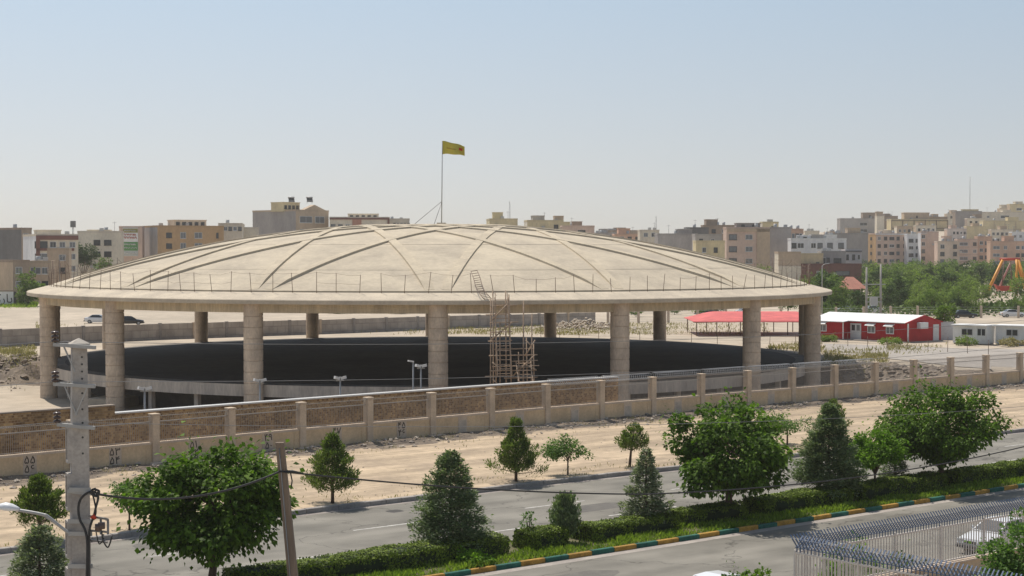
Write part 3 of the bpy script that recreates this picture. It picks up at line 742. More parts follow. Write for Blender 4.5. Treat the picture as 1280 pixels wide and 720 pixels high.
sb = s_for_px(148, 41.0)
brick_wall('brick_wall', 'old rough brick wall with dark mortar top behind the far left fence bays', -66, sb, 3.72, TB, 0.09, M['copdark'], 0.26)
brick_wall('brick_wall', 'rough brown brick wall with bright sheet coping behind the tan fence', sb + 0.02, s_for_px(775, 43.5), 3.18, TB + 0.2, 0.10, M['coping'], 0.32)

# little posts with twin lamp heads standing just inside the fence
for (px, pt, lab) in ((164, 484, 'small twin-head light post nearest the concrete power pole'), (313, 474, 'small light post in front of the second full dome column'), (416, 471, 'small twin-head light post midway between two front columns'),
                      (510, 452, 'plain slim light post left of the centre column'), (520, 456, 'small twin-head light post just left of the centre column')):
    s = s_for_px(px, 47); p = st(s, t_wall(s) + 6.2); z1 = z_at(pt, p.y); g = -0.5
    t = thing('light_post', lab, 'light post', (p.x, p.y, g), ROAD_ANG * 0.4, 'small light posts inside the street fence')
    MB().tube([(0, 0, -0.4), (0, 0, z1 - g)], [0.075, 0.06], 8).build('pole', M['galv'], t)
    if pt != 452:
        for sx in (-1, 1): MB().obox((sx * 0.08, 0, z1 - g - 0.12), (sx * 0.42, -0.12, z1 - g - 0.02), 0.26, 0.2).build('lamp_head', M['offwhite'], t)
        MB().tube([(-0.3, 0, z1 - g - 0.28), (0.3, 0, z1 - g - 0.28)], 0.03, 5).build('bracket', M['galv'], t)
    else:
        MB().obox((0.02, 0, z1 - g), (-0.4, -0.1, z1 - g + 0.08), 0.22, 0.12).build('lamp_head', M['offwhite'], t)
# pale concrete ramp lip in the dug ground near the left of the slab
a = ground_at(150, 501, -0.3); b = ground_at(212, 489, -0.3)
mb = MB(); A, B_ = Vector((a[0], a[1], 0)), Vector((b[0], b[1], 0)); d = (B_ - A).normalized(); n_ = Vector((-d.y, d.x, 0))
mb.prism([A, B_, B_ + n_ * 3.5, A + n_ * 3.5], -1.2, -0.2); tag(mb.build('ramp_slab', M['eave']), kind='structure')

# ------------------------------------------------------------------ yard behind: block wall, mesh fence, canopies, cabins
ZY = 1.7
def gpt(px, py): x, y = ground_at(px, py, ZY); return Vector((x, y, 0))
def chain(ptsl, step):
    out = []; 
    for p, q in zip(ptsl, ptsl[1:]):
        n = max(1, round((q - p).length / step)); out += [p.lerp(q, i / n) for i in range(n)]
    return out + [ptsl[-1]]
wp = [gpt(-130, 440), gpt(0, 434), gpt(200, 424.5), gpt(400, 417.5), gpt(560, 411), gpt(745, 405)]
bw = thing('yard_wall', 'long grey block boundary wall with piers behind the dome', 'wall', wp[0])
cp = chain(wp, 5.2)
for i, (p, q) in enumerate(zip(cp, cp[1:])):
    d = (q - p); L_ = d.length; rz = math.atan2(d.y, d.x); loc = p - wp[0] + Vector((0, 0, ZY))
    h = 2.25 - 0.4 * i / len(cp)
    MB().box(0.2, -0.11, -0.8, L_ - 0.2, 0.11, h - random.uniform(0, 0.05)).build('wall_panel', M['greyblock'], bw, loc, rz)
    MB().bbox(-0.2, -0.2, -0.8, 0.2, 0.2, h + 0.08, 0.03).build('pier', M['fencepost'] if i % 4 == 0 else M['kerb'], bw, loc, rz)
fp_ = [gpt(760, 405.2), gpt(872, 402.5), gpt(1010, 400), gpt(1180, 397), gpt(1320, 398)]
mf = thing('mesh_fence', 'chain fence on pale concrete posts along the back of the yard', 'fence', fp_[0])
cp = chain(fp_, 6.0); ring = MB()
for p, q in zip(cp, cp[1:]):
    a = p - fp_[0] + Vector((0, 0, ZY)); b = q - fp_[0] + Vector((0, 0, ZY))
    MB().bbox(-0.17, -0.17, -0.4, 0.17, 0.17, 2.15, 0.03).build('post', M['fencestrip'], mf, a, 0.6)
    for z in (0.3, 0.7, 1.1, 1.5, 1.9): ring.tube([a + Vector((0, 0, z)), b + Vector((0, 0, z - 0.03))], 0.02, 3)
ring.build('wires', M['galv'], mf)
wp2 = [gpt(676, 421), gpt(800, 427.5), gpt(930, 430.5), gpt(1060, 433), gpt(1160, 439), gpt(1262, 446)]
wf = thing('wire_fence', 'light wire fence on thin iron stakes crossing the yard in front of the cabins', 'fence', wp2[0])
cp = chain(wp2, 3.4); ring = MB(); rnd = random.Random(2)
for p, q in zip(cp, cp[1:]):
    g0 = ground_h(p.x, p.y); g1 = ground_h(q.x, q.y)
    a = p - wp2[0] + Vector((0, 0, g0)); b = q - wp2[0] + Vector((0, 0, g1)); h = rnd.uniform(1.2, 1.9)
    MB().tube([(0, 0, -0.3), (rnd.gauss(0, .06), 0, h)], 0.035, 5).build('stake', M['rust'], wf, a)
    for z in (0.5, 1.1): ring.tube([a + Vector((0, 0, z)), b + Vector((0, 0, z))], 0.012, 3)
ring.build('wires', M['rust'], wf)

# worn grey paving in front of the cabins
pv_ = MB(); q_ = [(1030, 430, 1030, 441), (1080, 431.5, 1080, 446), (1140, 433.5, 1140, 452), (1200, 436, 1200, 459), (1320, 438, 1320, 466)]; cs = []
for (xa, ya, xb, yb) in q_:
    a, b = gpt(xa, ya), gpt(xb, yb); cs.append([a.lerp(b, i / 8) for i in range(9)])
rows_ = []
for r0, r1 in zip(cs, cs[1:]):
    for k in range(12): rows_.append([p.lerp(q, k / 12) for p, q in zip(r0, r1)])
rows_.append(cs[-1]); vs_ = [(p.x, p.y, ground_h(p.x, p.y) + 0.06) for r in rows_ for p in r]
pv_.add(vs_, [(i*9+j, i*9+j+1, (i+1)*9+j+1, (i+1)*9+j) for i in range(len(rows_)-1) for j in range(8)])
tag(pv_.build('yard_paving', surf('yard_asphalt', (0.36,0.325,0.285), 0.9, 0.2, 0.3)), kind='structure')
# red shade canopy over parking bays
c0 = gpt(868, 420)
X0, X1 = c0.x - 0.2, x_at(1012, 226)
can = thing('shade_canopy', 'wide faded red fabric shade canopy on thin posts beyond the dome', 'canopy', (X0, 224, ZY))
W_, D_ = X1 - X0, 13.0
vs = []; nu, nv = 22, 8
def can_z(u, v): return 1.95 + 0.95 * math.sin(min(1, v * 1.15) * math.pi * 0.5) * sstep(-0.05, 0.28, u) - 0.035 * abs(math.sin(u * 5 * math.pi)) * (1 - v)
for lay in (0, 1):
    for i in range(nu + 1):
        for j in range(nv + 1):
            u, v = i / nu, j / nv; vs.append((W_ * u, D_ * v, can_z(u, v) + (0.05 if lay == 0 else 0)))
k = (nu + 1) * (nv + 1); fs = []
for i in range(nu):
    for j in range(nv):
        a = i * (nv + 1) + j; q = (a, a + nv + 1, a + nv + 2, a + 1); fs += [q, tuple(k + t for t in q[::-1])]
for i in range(nu): a, b = i * (nv + 1), (i + 1) * (nv + 1); fs += [(a, b, k + b, k + a), (a + nv, k + a + nv, k + b + nv, b + nv)]
MB().add(vs, fs, smooth=True).build('canopy_sheet', M['canopyred'], can)
for u in (0.03, 0.2, 0.4, 0.6, 0.8, 0.97):
    for v in (0.04, 0.96): MB().tube([(W_ * u, D_ * v, -0.2), (W_ * u, D_ * v, can_z(u, v) + 0.01)], 0.07, 6).build('post', M['rust'], can)
MB().tube([(W_ * u_, D_ * 0.04, can_z(u_, 0.04) - 0.06) for u_ in [i / 20 for i in range(21)]], 0.05, 5).build('edge_beam', M['rust'], can)
# red cabin
pc = gpt(1135, 428.5)
U = Vector((-DY, DX, 0)); Vv = Vector((DX, DY, 0))          # across and along the street
def cabin_frame(p): return (p.x, p.y, ZY)
cab = thing('red_cabin', 'red sheet-metal site cabin with white low roof, door and awning windows', 'cabin', cabin_frame(pc), math.atan2(U.y, U.x))
# local x runs back along the long side, local y points left of it (towards the dome); gable at x = 0
LC, WC, HC = 15.5, -6.9, 2.45
mb = MB(); mb.box(0.02, WC, 0.12, LC, 0, HC)
mb.add([(0.02, 0, HC), (0.02, WC, HC), (0.02, WC/2, HC + 0.85), (0.10, 0, HC), (0.10, WC, HC), (0.10, WC/2, HC + 0.85)], [(0,1,2),(3,5,4),(0,2,5,3),(1,4,5,2)])
mb.box(9.6, 0.001, 0.12, LC, 1.1, HC)
for i in range(40): 
    x = 0.2 + i * 0.38
    if x < 9.4: mb.box(x, 0.0, 0.15, x + 0.05, 0.022, HC - 0.02)
    elif x > 9.7 and x < LC: mb.box(x, 1.1, 0.15, x + 0.05, 1.122, HC - 0.02)
body = mb.build('walls', M['redwall'], cab)
def roof_slab(mb, x0, x1, ya, za, yb, zb, th=0.09): mb.add([(x0,ya,za),(x1,ya,za),(x1,yb,zb),(x0,yb,zb),(x0,ya,za+th),(x1,ya,za+th),(x1,yb,zb+th),(x0,yb,zb+th)], [(0,3,2,1),(4,5,6,7),(0,1,5,4),(1,2,6,5),(2,3,7,6),(3,0,4,7)])
mb = MB(); roof_slab(mb, 0.2, LC + 0.3, 0.35, HC + 0.0, WC/2, HC + 0.9); roof_slab(mb, 0.2, LC + 0.3, WC - 0.35, HC + 0.0, WC/2 - 0.003, HC + 0.9)
roof_slab(mb, 9.3, LC + 0.28, 1.45, HC - 0.12, 0.36, HC + 0.02); mb.build('roof', M['white'], cab)
MB().obox((0.06, 0.38, HC + 0.02), (0.06, WC/2, HC + 0.93), 0.14, 0.14).build('gable_trim', M['redwall'], cab); MB().obox((0.06, WC - 0.38, HC + 0.02), (0.06, WC/2, HC + 0.93), 0.14, 0.14).build('gable_trim', M['redwall'], cab)
MB().box(-0.03, -0.12, 0.12, 0.1, 0.03, HC).build('corner_trim', M['white'], cab); MB().box(9.55, 1.08, 0.12, 9.72, 1.13, HC - 0.1).build('corner_trim', M['white'], cab)
def cwin(x, y, wdt=1.25, z0=1.0, h=0.95, awn=True):
    o = MB().box(x, y, z0, x + wdt, y + 0.05, z0 + h).build('window', M['white'], cab)
    for q in (0, 1): MB().box(x + 0.1 + q * (wdt/2 - 0.04), y + 0.05, z0 + 0.1, x + wdt/2 - 0.02 + q * (wdt/2 - 0.06), y + 0.058, z0 + h - 0.1).build('pane', M['greyglass'], o)
    if awn: m2 = MB(); roof_slab(m2, x - 0.12, x + wdt + 0.12, y + 0.55, z0 + h + 0.03, y + 0.0, z0 + h + 0.3, 0.05); m2.build('awning', M['white'], o)
cwin(2.2, 0.023); cwin(5.2, 0.023); cwin(12.4, 1.123)
d = MB().box(7.5, 0.022, 0.12, 9.3, 0.06, 2.2).build('door', M['offwhite'], cab); MB().box(7.7, 0.06, 1.25, 8.25, 0.066, 2.0).build('pane', M['greyglass'], d); MB().box(8.5, 0.06, 1.25, 9.05, 0.066, 2.0).build('pane', M['glass'], d)
MB().box(-0.03, -6.4, 0.12, 0.019, -5.2, 2.2).build('gable_door', M['offwhite'], cab); o = MB().bbox(-0.62, -3.4, 1.75, 0.018, -1.8, 2.55, 0.04).build('cooler', M['white'], cab)
MB().box(-0.2, WC - 0.15, -0.3, LC + 0.2, 1.25, 0.118).build('base', M['kerb'], cab)
# plain white panel beside it, and two white cabins
pw = gpt(1164, 425)
wpn = thing('partition', 'blank white sheet partition standing right of the red cabin', 'partition', (pw.x, pw.y, ZY), -0.08)
MB().box(0, 0, -0.2, 2.9, 0.12, 2.35).build('sheet', M['offwhite'], wpn); MB().box(-0.03, -0.03, 2.352, 2.93, 0.15, 2.42).build('top_rail', M['galv'], wpn)
def white_cabin(pxl, py, pxr, lab, dep):
    p, q = gpt(pxl, py), gpt(pxr, py + 1.6); L_ = (q - p).length
    t = thing('white_cabin', lab, 'cabin', (p.x, p.y, ZY), math.atan2(q.y - p.y, q.x - p.x), 'white site cabins')
    mb = MB().box(0, 0, 0.15, L_, dep, 2.35)
    for i in range(int(L_ / 0.45)): mb.box(0.2 + i*0.45, -0.02, 0.2, 0.25 + i*0.45, 0.0, 2.3)
    mb.build('walls', M['white'], t); MB().bbox(-0.15, -0.3, 2.353, L_ + 0.15, dep + 0.15, 2.5, 0.03).build('roof', M['white'], t); MB().box(0.1, 0.1, -0.3, L_ - 0.1, dep - 0.1, 0.148).build('base', M['kerb'], t)
    o = MB().box(L_*0.26, -0.06, 1.15, L_*0.26 + 1.5, -0.021, 2.0).build('window', M['offwhite'], t)
    for k in (0, 1): MB().box(L_*0.26 + 0.08 + 0.72*k, -0.068, 1.23, L_*0.26 + 0.7 + 0.72*k, -0.06, 1.92).build('pane', M['glass'], o)
    o = MB().box(L_*0.72, -0.06, 0.16, L_*0.72 + 1.2, -0.021, 2.15).build('door', M['offwhite'], t)
    for k in (0, 1): MB().box(L_*0.72 + 0.1 + 0.54*k, -0.068, 1.2, L_*0.72 + 0.54 + 0.54*k, -0.06, 2.0).build('pane', M['glass'], o)
white_cabin(1191, 430, 1233, 'white site cabin with dark double window next to the blank partition', 2.6)
white_cabin(1244, 431, 1296, 'white site cabin at the right edge of the yard', 2.8)
# H-frame power pole and a lamp post behind the yard
p = gpt(1083, 395); q = gpt(1101, 389)
hp = thing('power_pylon', 'twin concrete power poles joined by crossbars behind the red cabin', 'power pole', (p.x, p.y, ZY), math.atan2(q.y - p.y, q.x - p.x)); L_ = (q - p).length * 0.22
L_ = 18 / F * p.y
hp.rotation_euler.z = 0.05
for x, h in ((0, z_at(334, p.y) - ZY), (L_, z_at(330, p.y) - ZY)): MB().tube([(x, 0, -0.5), (x, 0, h)], [0.26, 0.17], 8).build('pole', M['poleconc'], hp)
for z, e_ in ((z_at(356, p.y) - ZY, 0.6), (z_at(372, p.y) - ZY, 0.0), (z_at(378, p.y) - ZY, 0.0)): MB().box(-e_ - 0.2, -0.3, z, L_ + e_ + 0.2, -0.16, z + 0.18).build('crossarm', M['galv'], hp)
MB().box(L_*0.25, -0.6, z_at(382, p.y) - ZY, L_*0.75, 0.3, z_at(371, p.y) - ZY).build('transformer', M['tank'], hp)
for px, pt, pb, lab in ((1027.5, 332, 396, 'slim grey street lamp post rising behind the right end of the dome'), (75, 322, 386, 'slim dark lamp post above the left end of the dome')):
    g = gpt(px, pb); t = thing('street_lamp', lab, 'lamp post', (g.x, g.y, ZY)); h = z_at(pt, g.y) - ZY
    MB().tube([(0, 0, -0.3), (0, 0, h), (0.6, 0, h + 0.35)], [0.13, 0.08, 0.06], 6).build('pole', M['galv'] if px > 500 else M['steel'], t); MB().obox((0.5, 0, h + 0.32), (1.3, 0, h + 0.4), 0.3, 0.14).build('lamp_head', M['galv'], t)
# orange swing-ship ride
g = gpt(1248, 369.5); Yr = g.y; rx = lambda px: x_at(px, Yr) - g.x; rz_ = lambda py: z_at(py, Yr) - ZY
rd = thing('swing_ride', 'orange and red A-frame swing ship ride standing among the park trees', 'fairground ride', (g.x, Yr, ZY))
for (x0, y0, x1, y1, dy, mt) in ((1226, 371, 1252.5, 325, -1.5, 'orange'), (1267.5, 369, 1270, 324.5, -1.5, 'orange'), (1242.5, 368, 1255, 330, 4.5, 'pinkpaint'), (1252, 371, 1266, 329, 4.5, 'pinkpaint'), (1285, 370, 1272, 325, -1.5, 'orange'), (1296, 368, 1274, 327, 4.5, 'orange')):
    MB().tube([(rx(x0), dy * 1.6, rz_(y0) - 1.0), (rx(x1), dy * 0.4, rz_(y1))], 0.36 if mt == 'orange' else 0.27, 8).build('leg', M[mt], rd)
MB().tube([(rx(1250), 0, rz_(324)), (rx(1275), 0, rz_(324))], 0.36, 8).build('top_beam', M['redpaint'], rd)
for dx in (1256, 1264): MB().tube([(rx(dx), 0.6, rz_(326)), (rx(dx + (1260 - dx) * -0.6), 0.6, rz_(360))], 0.16, 6).build('swing_arm', M['rust'], rd)
hull = [(-3.4, 1.9), (-2.6, 0.6), (-1.2, 0.0), (1.2, 0.0), (2.6, 0.6), (3.4, 1.9), (2.5, 1.35), (-2.5, 1.35)]
mb = MB(); vs = [(rx(1260) + x, y, rz_(364) + z) for y in (-0.4, 1.6) for x, z in hull]; n = len(hull)
mb.add(vs, [tuple(range(n)), tuple(range(2*n-1, n-1, -1))] + [(i, (i+1) % n, n + (i+1) % n, n + i) for i in range(n)]); mb.build('ship_hull', M['redpaint'], rd)
# terracotta park pavilion roof
g = gpt(1064, 373); t = thing('park_pavilion', 'low terracotta-coloured pavilion roof half hidden by park trees', 'pavilion', (g.x, g.y, ZY))
hw = 17 / F * g.y; h1, h2 = z_at(361, g.y) - ZY, z_at(346, g.y) - ZY
MB().add([(-hw*1.05, -hw, h1), (hw*1.05, -hw, h1), (hw*1.05, hw, h1), (-hw*1.05, hw, h1), (-hw*0.35, 0, h2), (hw*0.15, 0, h2)], [(0,1,5,4),(1,2,5),(2,3,4,5),(3,0,4),(3,2,1,0)]).build('roof', M['tiles'], t)
for sx in (-1, 1):
    for sy in (-1, 1): MB().box(sx*hw*0.9 - 0.15, sy*hw*0.9 - 0.15, -0.5, sx*hw*0.9 + 0.15, sy*hw*0.9 + 0.15, h1 - 0.003).build('post', M['offwhite'], t)
# ------------------------------------------------------------------ the town behind
WIN = {}
def win_mesh(w, h, kind):
    key = (round(w, 2), round(h, 2), kind)
    if key in WIN: return WIN[key]
    fr = {'w': 'white', 'd': 'darkmetal', 'g': 'galv', 't': 'offwhite'}[kind[0]]
    gl = 'greyglass' if kind[1:] == 'l' else 'glass'
    mb = MB(); t = 0.09
    mb.box(-w/2, -0.10, 0, -w/2 + t, 0.02, h); mb.box(w/2 - t, -0.10, 0, w/2, 0.02, h); mb.box(-w/2 + t, -0.10, 0, w/2 - t, 0.02, t); mb.box(-w/2 + t, -0.10, h - t, w/2 - t, 0.02, h)
    mb.box(-w/2 - 0.08, -0.18, -0.10, w/2 + 0.08, 0.0, -0.005)
    if w > 1.0:
        mb.box(-0.03, -0.08, t, 0.03, 0.0, h - t)
        mb.box(-w/2 + t, -0.045, t, -0.03, -0.02, h - t, 1); mb.box(0.03, -0.045, t, w/2 - t, -0.02, h - t, 1)
    else: mb.box(-w/2 + t, -0.045, t, w/2 - t, -0.02, h - t, 1)
    me = bpy.data.meshes.new('window'); me.from_pydata(mb.v, [], mb.f); me.materials.append(M[fr]); me.materials.append(M[gl]); me.polygons.foreach_set('material_index', mb.m)
    WIN[key] = me; return me
WALLM = {}
def wallmat(col):
    col = tuple(min(0.70, c * 1.42) for c in col)
    k = tuple(round(c, 3) for c in col)
    if k not in WALLM: WALLM[k] = surf('town_wall_%d' % len(WALLM), k, 0.9, 0.2, 0.25, stretch=(1, 1, 0.5), fine=0.08)
    return WALLM[k]
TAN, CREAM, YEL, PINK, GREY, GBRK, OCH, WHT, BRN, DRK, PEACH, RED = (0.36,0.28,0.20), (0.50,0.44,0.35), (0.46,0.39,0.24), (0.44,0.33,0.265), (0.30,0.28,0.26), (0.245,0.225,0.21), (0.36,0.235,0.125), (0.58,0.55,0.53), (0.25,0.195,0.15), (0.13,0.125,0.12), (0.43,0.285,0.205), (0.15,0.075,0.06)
brnd = random.Random(17)
def solve_len(C, dirv, px):
    k = (px - 640) / F
    den = dirv[0] - k * dirv[1]
    return (k * C[1] - C[0]) / den if abs(den) > 1e-6 else 10
def building(label, xl, xm, xr, yt, Y, cf, cs=None, ang=18, front=(), side=(), fl=3.05, rows=3, srows=None, bands=None, pent=None, ww=1.5, wh=1.4, kind='dd', top=1.0, yb=None, depth=12, tanks=1, name='apartment_building', parapet=True, storeyband=False):
    """xl..xm left face, xm..xr street face (photo columns); front/side are window centres as fractions of the face"""
    a = R(ang); ca, sa = math.cos(a), math.sin(a)
    C = (x_at(xm, Y), Y); zt_ = z_at(yt, Y)
    zb = ground_h(C[0], Y) - 1.5
    L_ = max(2.5, solve_len(C, (ca, sa), xr)) if xr > xm else 6
    D_ = abs(solve_len(C, (-sa, ca), xl)) if xl < xm - 0.5 else depth
    D_ = min(max(D_, 4), 40)
    H = zt_ - zb
    t = thing(name, label, 'building', (C[0], Y, zb), a)
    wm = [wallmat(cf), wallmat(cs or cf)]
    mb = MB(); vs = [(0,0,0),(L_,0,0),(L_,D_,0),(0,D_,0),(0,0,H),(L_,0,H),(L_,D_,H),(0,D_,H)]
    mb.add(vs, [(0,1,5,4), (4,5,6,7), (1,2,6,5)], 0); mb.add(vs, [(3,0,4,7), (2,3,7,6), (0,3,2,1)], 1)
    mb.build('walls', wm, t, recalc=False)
    if parapet:
        pm_ = MB(); w_ = 0.28; h_ = 0.55; e = 0.06
        pm_.box(-e, -e, H + 0.003, L_ + e, w_, H + h_); pm_.box(-e, D_ - w_, H + 0.003, L_ + e, D_ + e, H + h_); pm_.box(-e, w_ + 0.002, H + 0.003, w_, D_ - w_ - 0.002, H + h_); pm_.box(L_ - w_, w_ + 0.002, H + 0.003, L_ + e, D_ - w_ - 0.002, H + h_)
        pm_.build('parapet', wallmat(tuple(c * 0.9 for c in cf)), t)
    if storeyband:
        bm_ = MB()
        for r in range(rows + 1): bm_.box(-0.03, -0.06, H - top - wh - 0.7 - r*fl + fl*0, L_ + 0.03, -0.002, H - top - wh - 0.5 - r*fl)
        bm_.build('storey_band', wallmat(tuple(c * 0.8 for c in cf)), t)
    if bands:
        for (u0, u1, z0, z1, col) in bands:
            MB().box(L_*u0, -0.3, H - z1, L_*u1, -0.004, H - z0).build('facade_band', wallmat(col), t)
    for r in range(rows):
        z = H - top - wh - r * fl
        if z < 1: break
        for u in front:
            uu, k2, w2, h2 = (u if isinstance(u, tuple) else (u, kind, ww, wh)); k2 = brnd.choice('dddtw') + brnd.choice('dddl') if k2 == 'dd' else k2
            o = link('window', win_mesh(w2, h2, k2), t); o.location = (L_ * uu, -0.004, z + (wh - h2) * 0.5)
    for r in range(srows if srows is not None else rows):
        z = H - top - wh - r * fl
        if z < 1: break
        if r < 4 and L_ > 7 and brnd.random() < 0.55:
            u_ = brnd.uniform(0.08, 0.9); MB().bbox(0, -0.75, 0, 0.95, -0.005, 0.75, 0.05).build('window_cooler', M['tank'], t, (L_*u_, 0, z + 0.1)) if all(abs(u_ - (q[0] if isinstance(q, tuple) else q)) * L_ > 1.8 for q in front) else None
        for u in side:
            o = link('window', win_mesh(ww * 0.8, wh * 0.9, kind), t); o.location = (-0.004, D_ * (1 - u), z); o.rotation_euler.z = -math.pi / 2
    if pent:
        for (u0, u1, py, col, nw) in pent:
            hp_ = z_at(py, Y) - zb
            p_ = MB().box(L_*u0, D_*0.25, H + 0.004, L_*u1, D_*0.25 + min(6, D_*0.6), hp_).box(L_*u0 - 0.15, D_*0.25 - 0.15, hp_ + 0.003, L_*u1 + 0.15, D_*0.25 + min(6, D_*0.6) + 0.15, hp_ + 0.25).build('penthouse', wallmat(col), t)
            for i in range(nw):
                o = link('window', win_mesh(1.1, min(1.2, (hp_ - H) * 0.5), 'dd'), p_); o.location = (L_*(u0 + (u1-u0)*(i + 0.6)/(nw + 0.2)), D_*0.25 - 0.004, H + (hp_-H)*0.3)
    for i in range(tanks + (2 if Y > 600 else 1 if tanks else 0)):
        u, v = brnd.uniform(0.1, 0.85), brnd.uniform(0.1, 0.6); k = brnd.random()
        if k < 0.5: MB().bbox(0, 0, H + 0.01, 1.1, 0.9, H + 1.35, 0.06).build('roof_cooler', M['tank'], t, (L_*u, D_*v, 0))
        elif k < 0.8: MB().tube([(0, 0, H + 0.01), (0, 0, H + 1.6)], 0.55, 12).build('roof_tank', M['tank'], t, (L_*u, D_*v, 0))
        else: MB().tube([(0, 0, H + 0.01), (0.05, 0, H + 3.2)], 0.05, 5).tube([(-0.6, 0, H + 2.9), (0.6, 0, H + 2.9)], 0.035, 4).build('aerial', M['steel'], t, (L_*u, D_*v, 0))
    if not pent and Y > 480 and L_ > 9 and parapet:
        u0 = brnd.uniform(0.1, 0.55); w_ = brnd.uniform(3.0, min(6.5, L_ * 0.4)); hh = brnd.uniform(1.6, 2.6)
        MB().box(L_*u0, D_*0.3, H + 0.004, L_*u0 + w_, D_*0.3 + 3.5, H + hh).box(L_*u0 - 0.12, D_*0.3 - 0.12, H + hh + 0.003, L_*u0 + w_ + 0.12, D_*0.3 + 3.62, H + hh + 0.2).build('stair_head', wallmat(brnd.choice((CREAM, cf, cs or cf, TAN))), t)
    t['_L'] = L_; t['_D'] = D_; t['_H'] = H
    return t
def fr(n, a=0.1, b=0.9): return tuple(a + (b - a) * i / max(1, n - 1) for i in range(n))

# left of the dome
building('low tan brick house at the far left edge beside the graffiti wall', -30, 16, 37, 328, 352, BRN, TAN, 40, (0.35,), (0.5,), rows=2, kind='tl', tanks=0)
building('tan two-storey house with pale window surrounds left of the small tree', 30, 36, 64, 329, 366, TAN, BRN, 12, ((0.3,'tl',2.2,1.5), (0.72,'dd',1.4,1.5)), (), rows=2, tanks=1)
building('small tan block with flat roof in front of the red-banded building', 55, 59, 86, 313, 385, TAN, TAN, 10, (0.7,), (), rows=2, kind='dd', tanks=0)
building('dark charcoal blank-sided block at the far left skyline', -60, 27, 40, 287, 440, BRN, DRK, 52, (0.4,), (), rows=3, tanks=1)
building('cream building with two red-brown bands and a dark balcony', 29, 45, 98, 295, 415, CREAM, WHT, 25, ((0.12,'dd',3.2,1.7), (0.40,'dd',1.6,1.5), (0.62,'tl',1.5,1.4), (0.86,'tl',1.5,1.4)), (), rows=4, top=1.5,
         bands=[(0, 1, -0.15, 0.95, RED), (0, 0.9, 3.1, 3.75, RED), (0, 0.09, 0.95, 7, RED)], pent=[(0.12, 0.68, 288, CREAM, 0)], tanks=2)
building('wide cream apartment block with paired windows between red bands and banner', 92, 97, 151, 291, 450, CREAM, CREAM, 8, ((0.45,'dd',1.8,1.5), (0.7,'dd',2.0,1.5)), (), rows=4, top=2.0, fl=3.2, pent=[(0.2, 0.72, 288, CREAM, 0)], tanks=2)
bb = building('pinkish grey block carrying a tall coloured banner', 146, 149, 178, 285, 470, PINK, PINK, 6, (), (), rows=0, tanks=0)
# banner on it: cloth with painted bands and brush lettering
Lb, Hb = bb['_L'], bb['_H']; bw_ = Lb * 0.66; bx0 = Lb * 0.16
bn = MB().box(bx0, -0.16, Hb - 8.1, bx0 + bw_, -0.08, Hb + 0.1).build('banner', M['white'], bb)
for (z0, z1, c) in ((0.15, 1.35, (0.30, 0.27, 0.10)), (4.0, 6.5, (0.10, 0.27, 0.09)), (6.5, 8.0, (0.45, 0.48, 0.46))):
    MB().box(bx0 + 0.05, -0.19, Hb - z1, bx0 + bw_ - 0.05, -0.163, Hb - z0).build('banner_band', plain('banner_band_%d' % int(z0*10), c, 0.8), bn)
for zc, col, sz in ((1.9, 'redmark', 1.0), (2.75, 'redmark', 1.1), (0.75, 'offwhite', 0.7), (4.7, 'white', 0.9), (5.7, 'offwhite', 0.8), (7.2, 'white', 0.8)):
    mb = MB(); x = bx0 + 0.4; rr = random.Random(int(zc * 10))
    while x < bx0 + bw_ - 0.7:
        ln = rr.uniform(0.3, 0.8); pts = [(x + ln * i / 4, -0.215, Hb - zc + sz * 0.3 * math.sin(i * 1.7 + x)) for i in range(5)]; mb.tube(pts, 0.09, 4); x += ln + rr.uniform(0.05, 0.25)
    mb.build('brush_lettering', M[col], bn)
building('long ochre brick block with a plain grey end wall beside the banner', 171, 197, 280, 284, 470, OCH, GREY, 30, ((0.17,'dd',1.7,1.5), (0.38,'tl',1.7,1.8), (0.61,'tl',2.3,1.7), (0.9,'dd',0.7,1.6)), (), rows=3, fl=3.1, top=1.6, pent=[(0.33, 0.82, 275, CREAM, 5)], tanks=3)
building('small cream grey block with a row of dark top windows right of the ochre block', 268, 273, 303, 281, 500, CREAM, CREAM, 8, fr(4, 0.3, 0.9), (), rows=1, ww=1.1, wh=1.2, top=0.6, tanks=1)
building('plain low cream block against the tall grey brick one', 300, 302, 322, 286, 520, CREAM, CREAM, 5, (), (), rows=0, tanks=0)
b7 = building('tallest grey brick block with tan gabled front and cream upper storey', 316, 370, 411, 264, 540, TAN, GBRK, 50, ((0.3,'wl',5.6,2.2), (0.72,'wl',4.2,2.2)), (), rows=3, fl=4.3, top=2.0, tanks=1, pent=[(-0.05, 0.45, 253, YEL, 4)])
L7, D7, H7 = b7['_L'], b7['_D'], b7['_H']
MB().add([(L7*0.25, -0.05, H7 + 0.56), (L7*0.9, -0.05, H7 + 0.56), (L7*0.57, -0.05, H7 + 2.3), (L7*0.25, 2, H7 + 0.56), (L7*0.9, 2, H7 + 0.56), (L7*0.57, 2, H7 + 2.3)], [(0,1,2),(3,5,4),(0,2,5,3),(1,4,5,2),(0,3,4,1)]).build('gable', wallmat(TAN), b7)
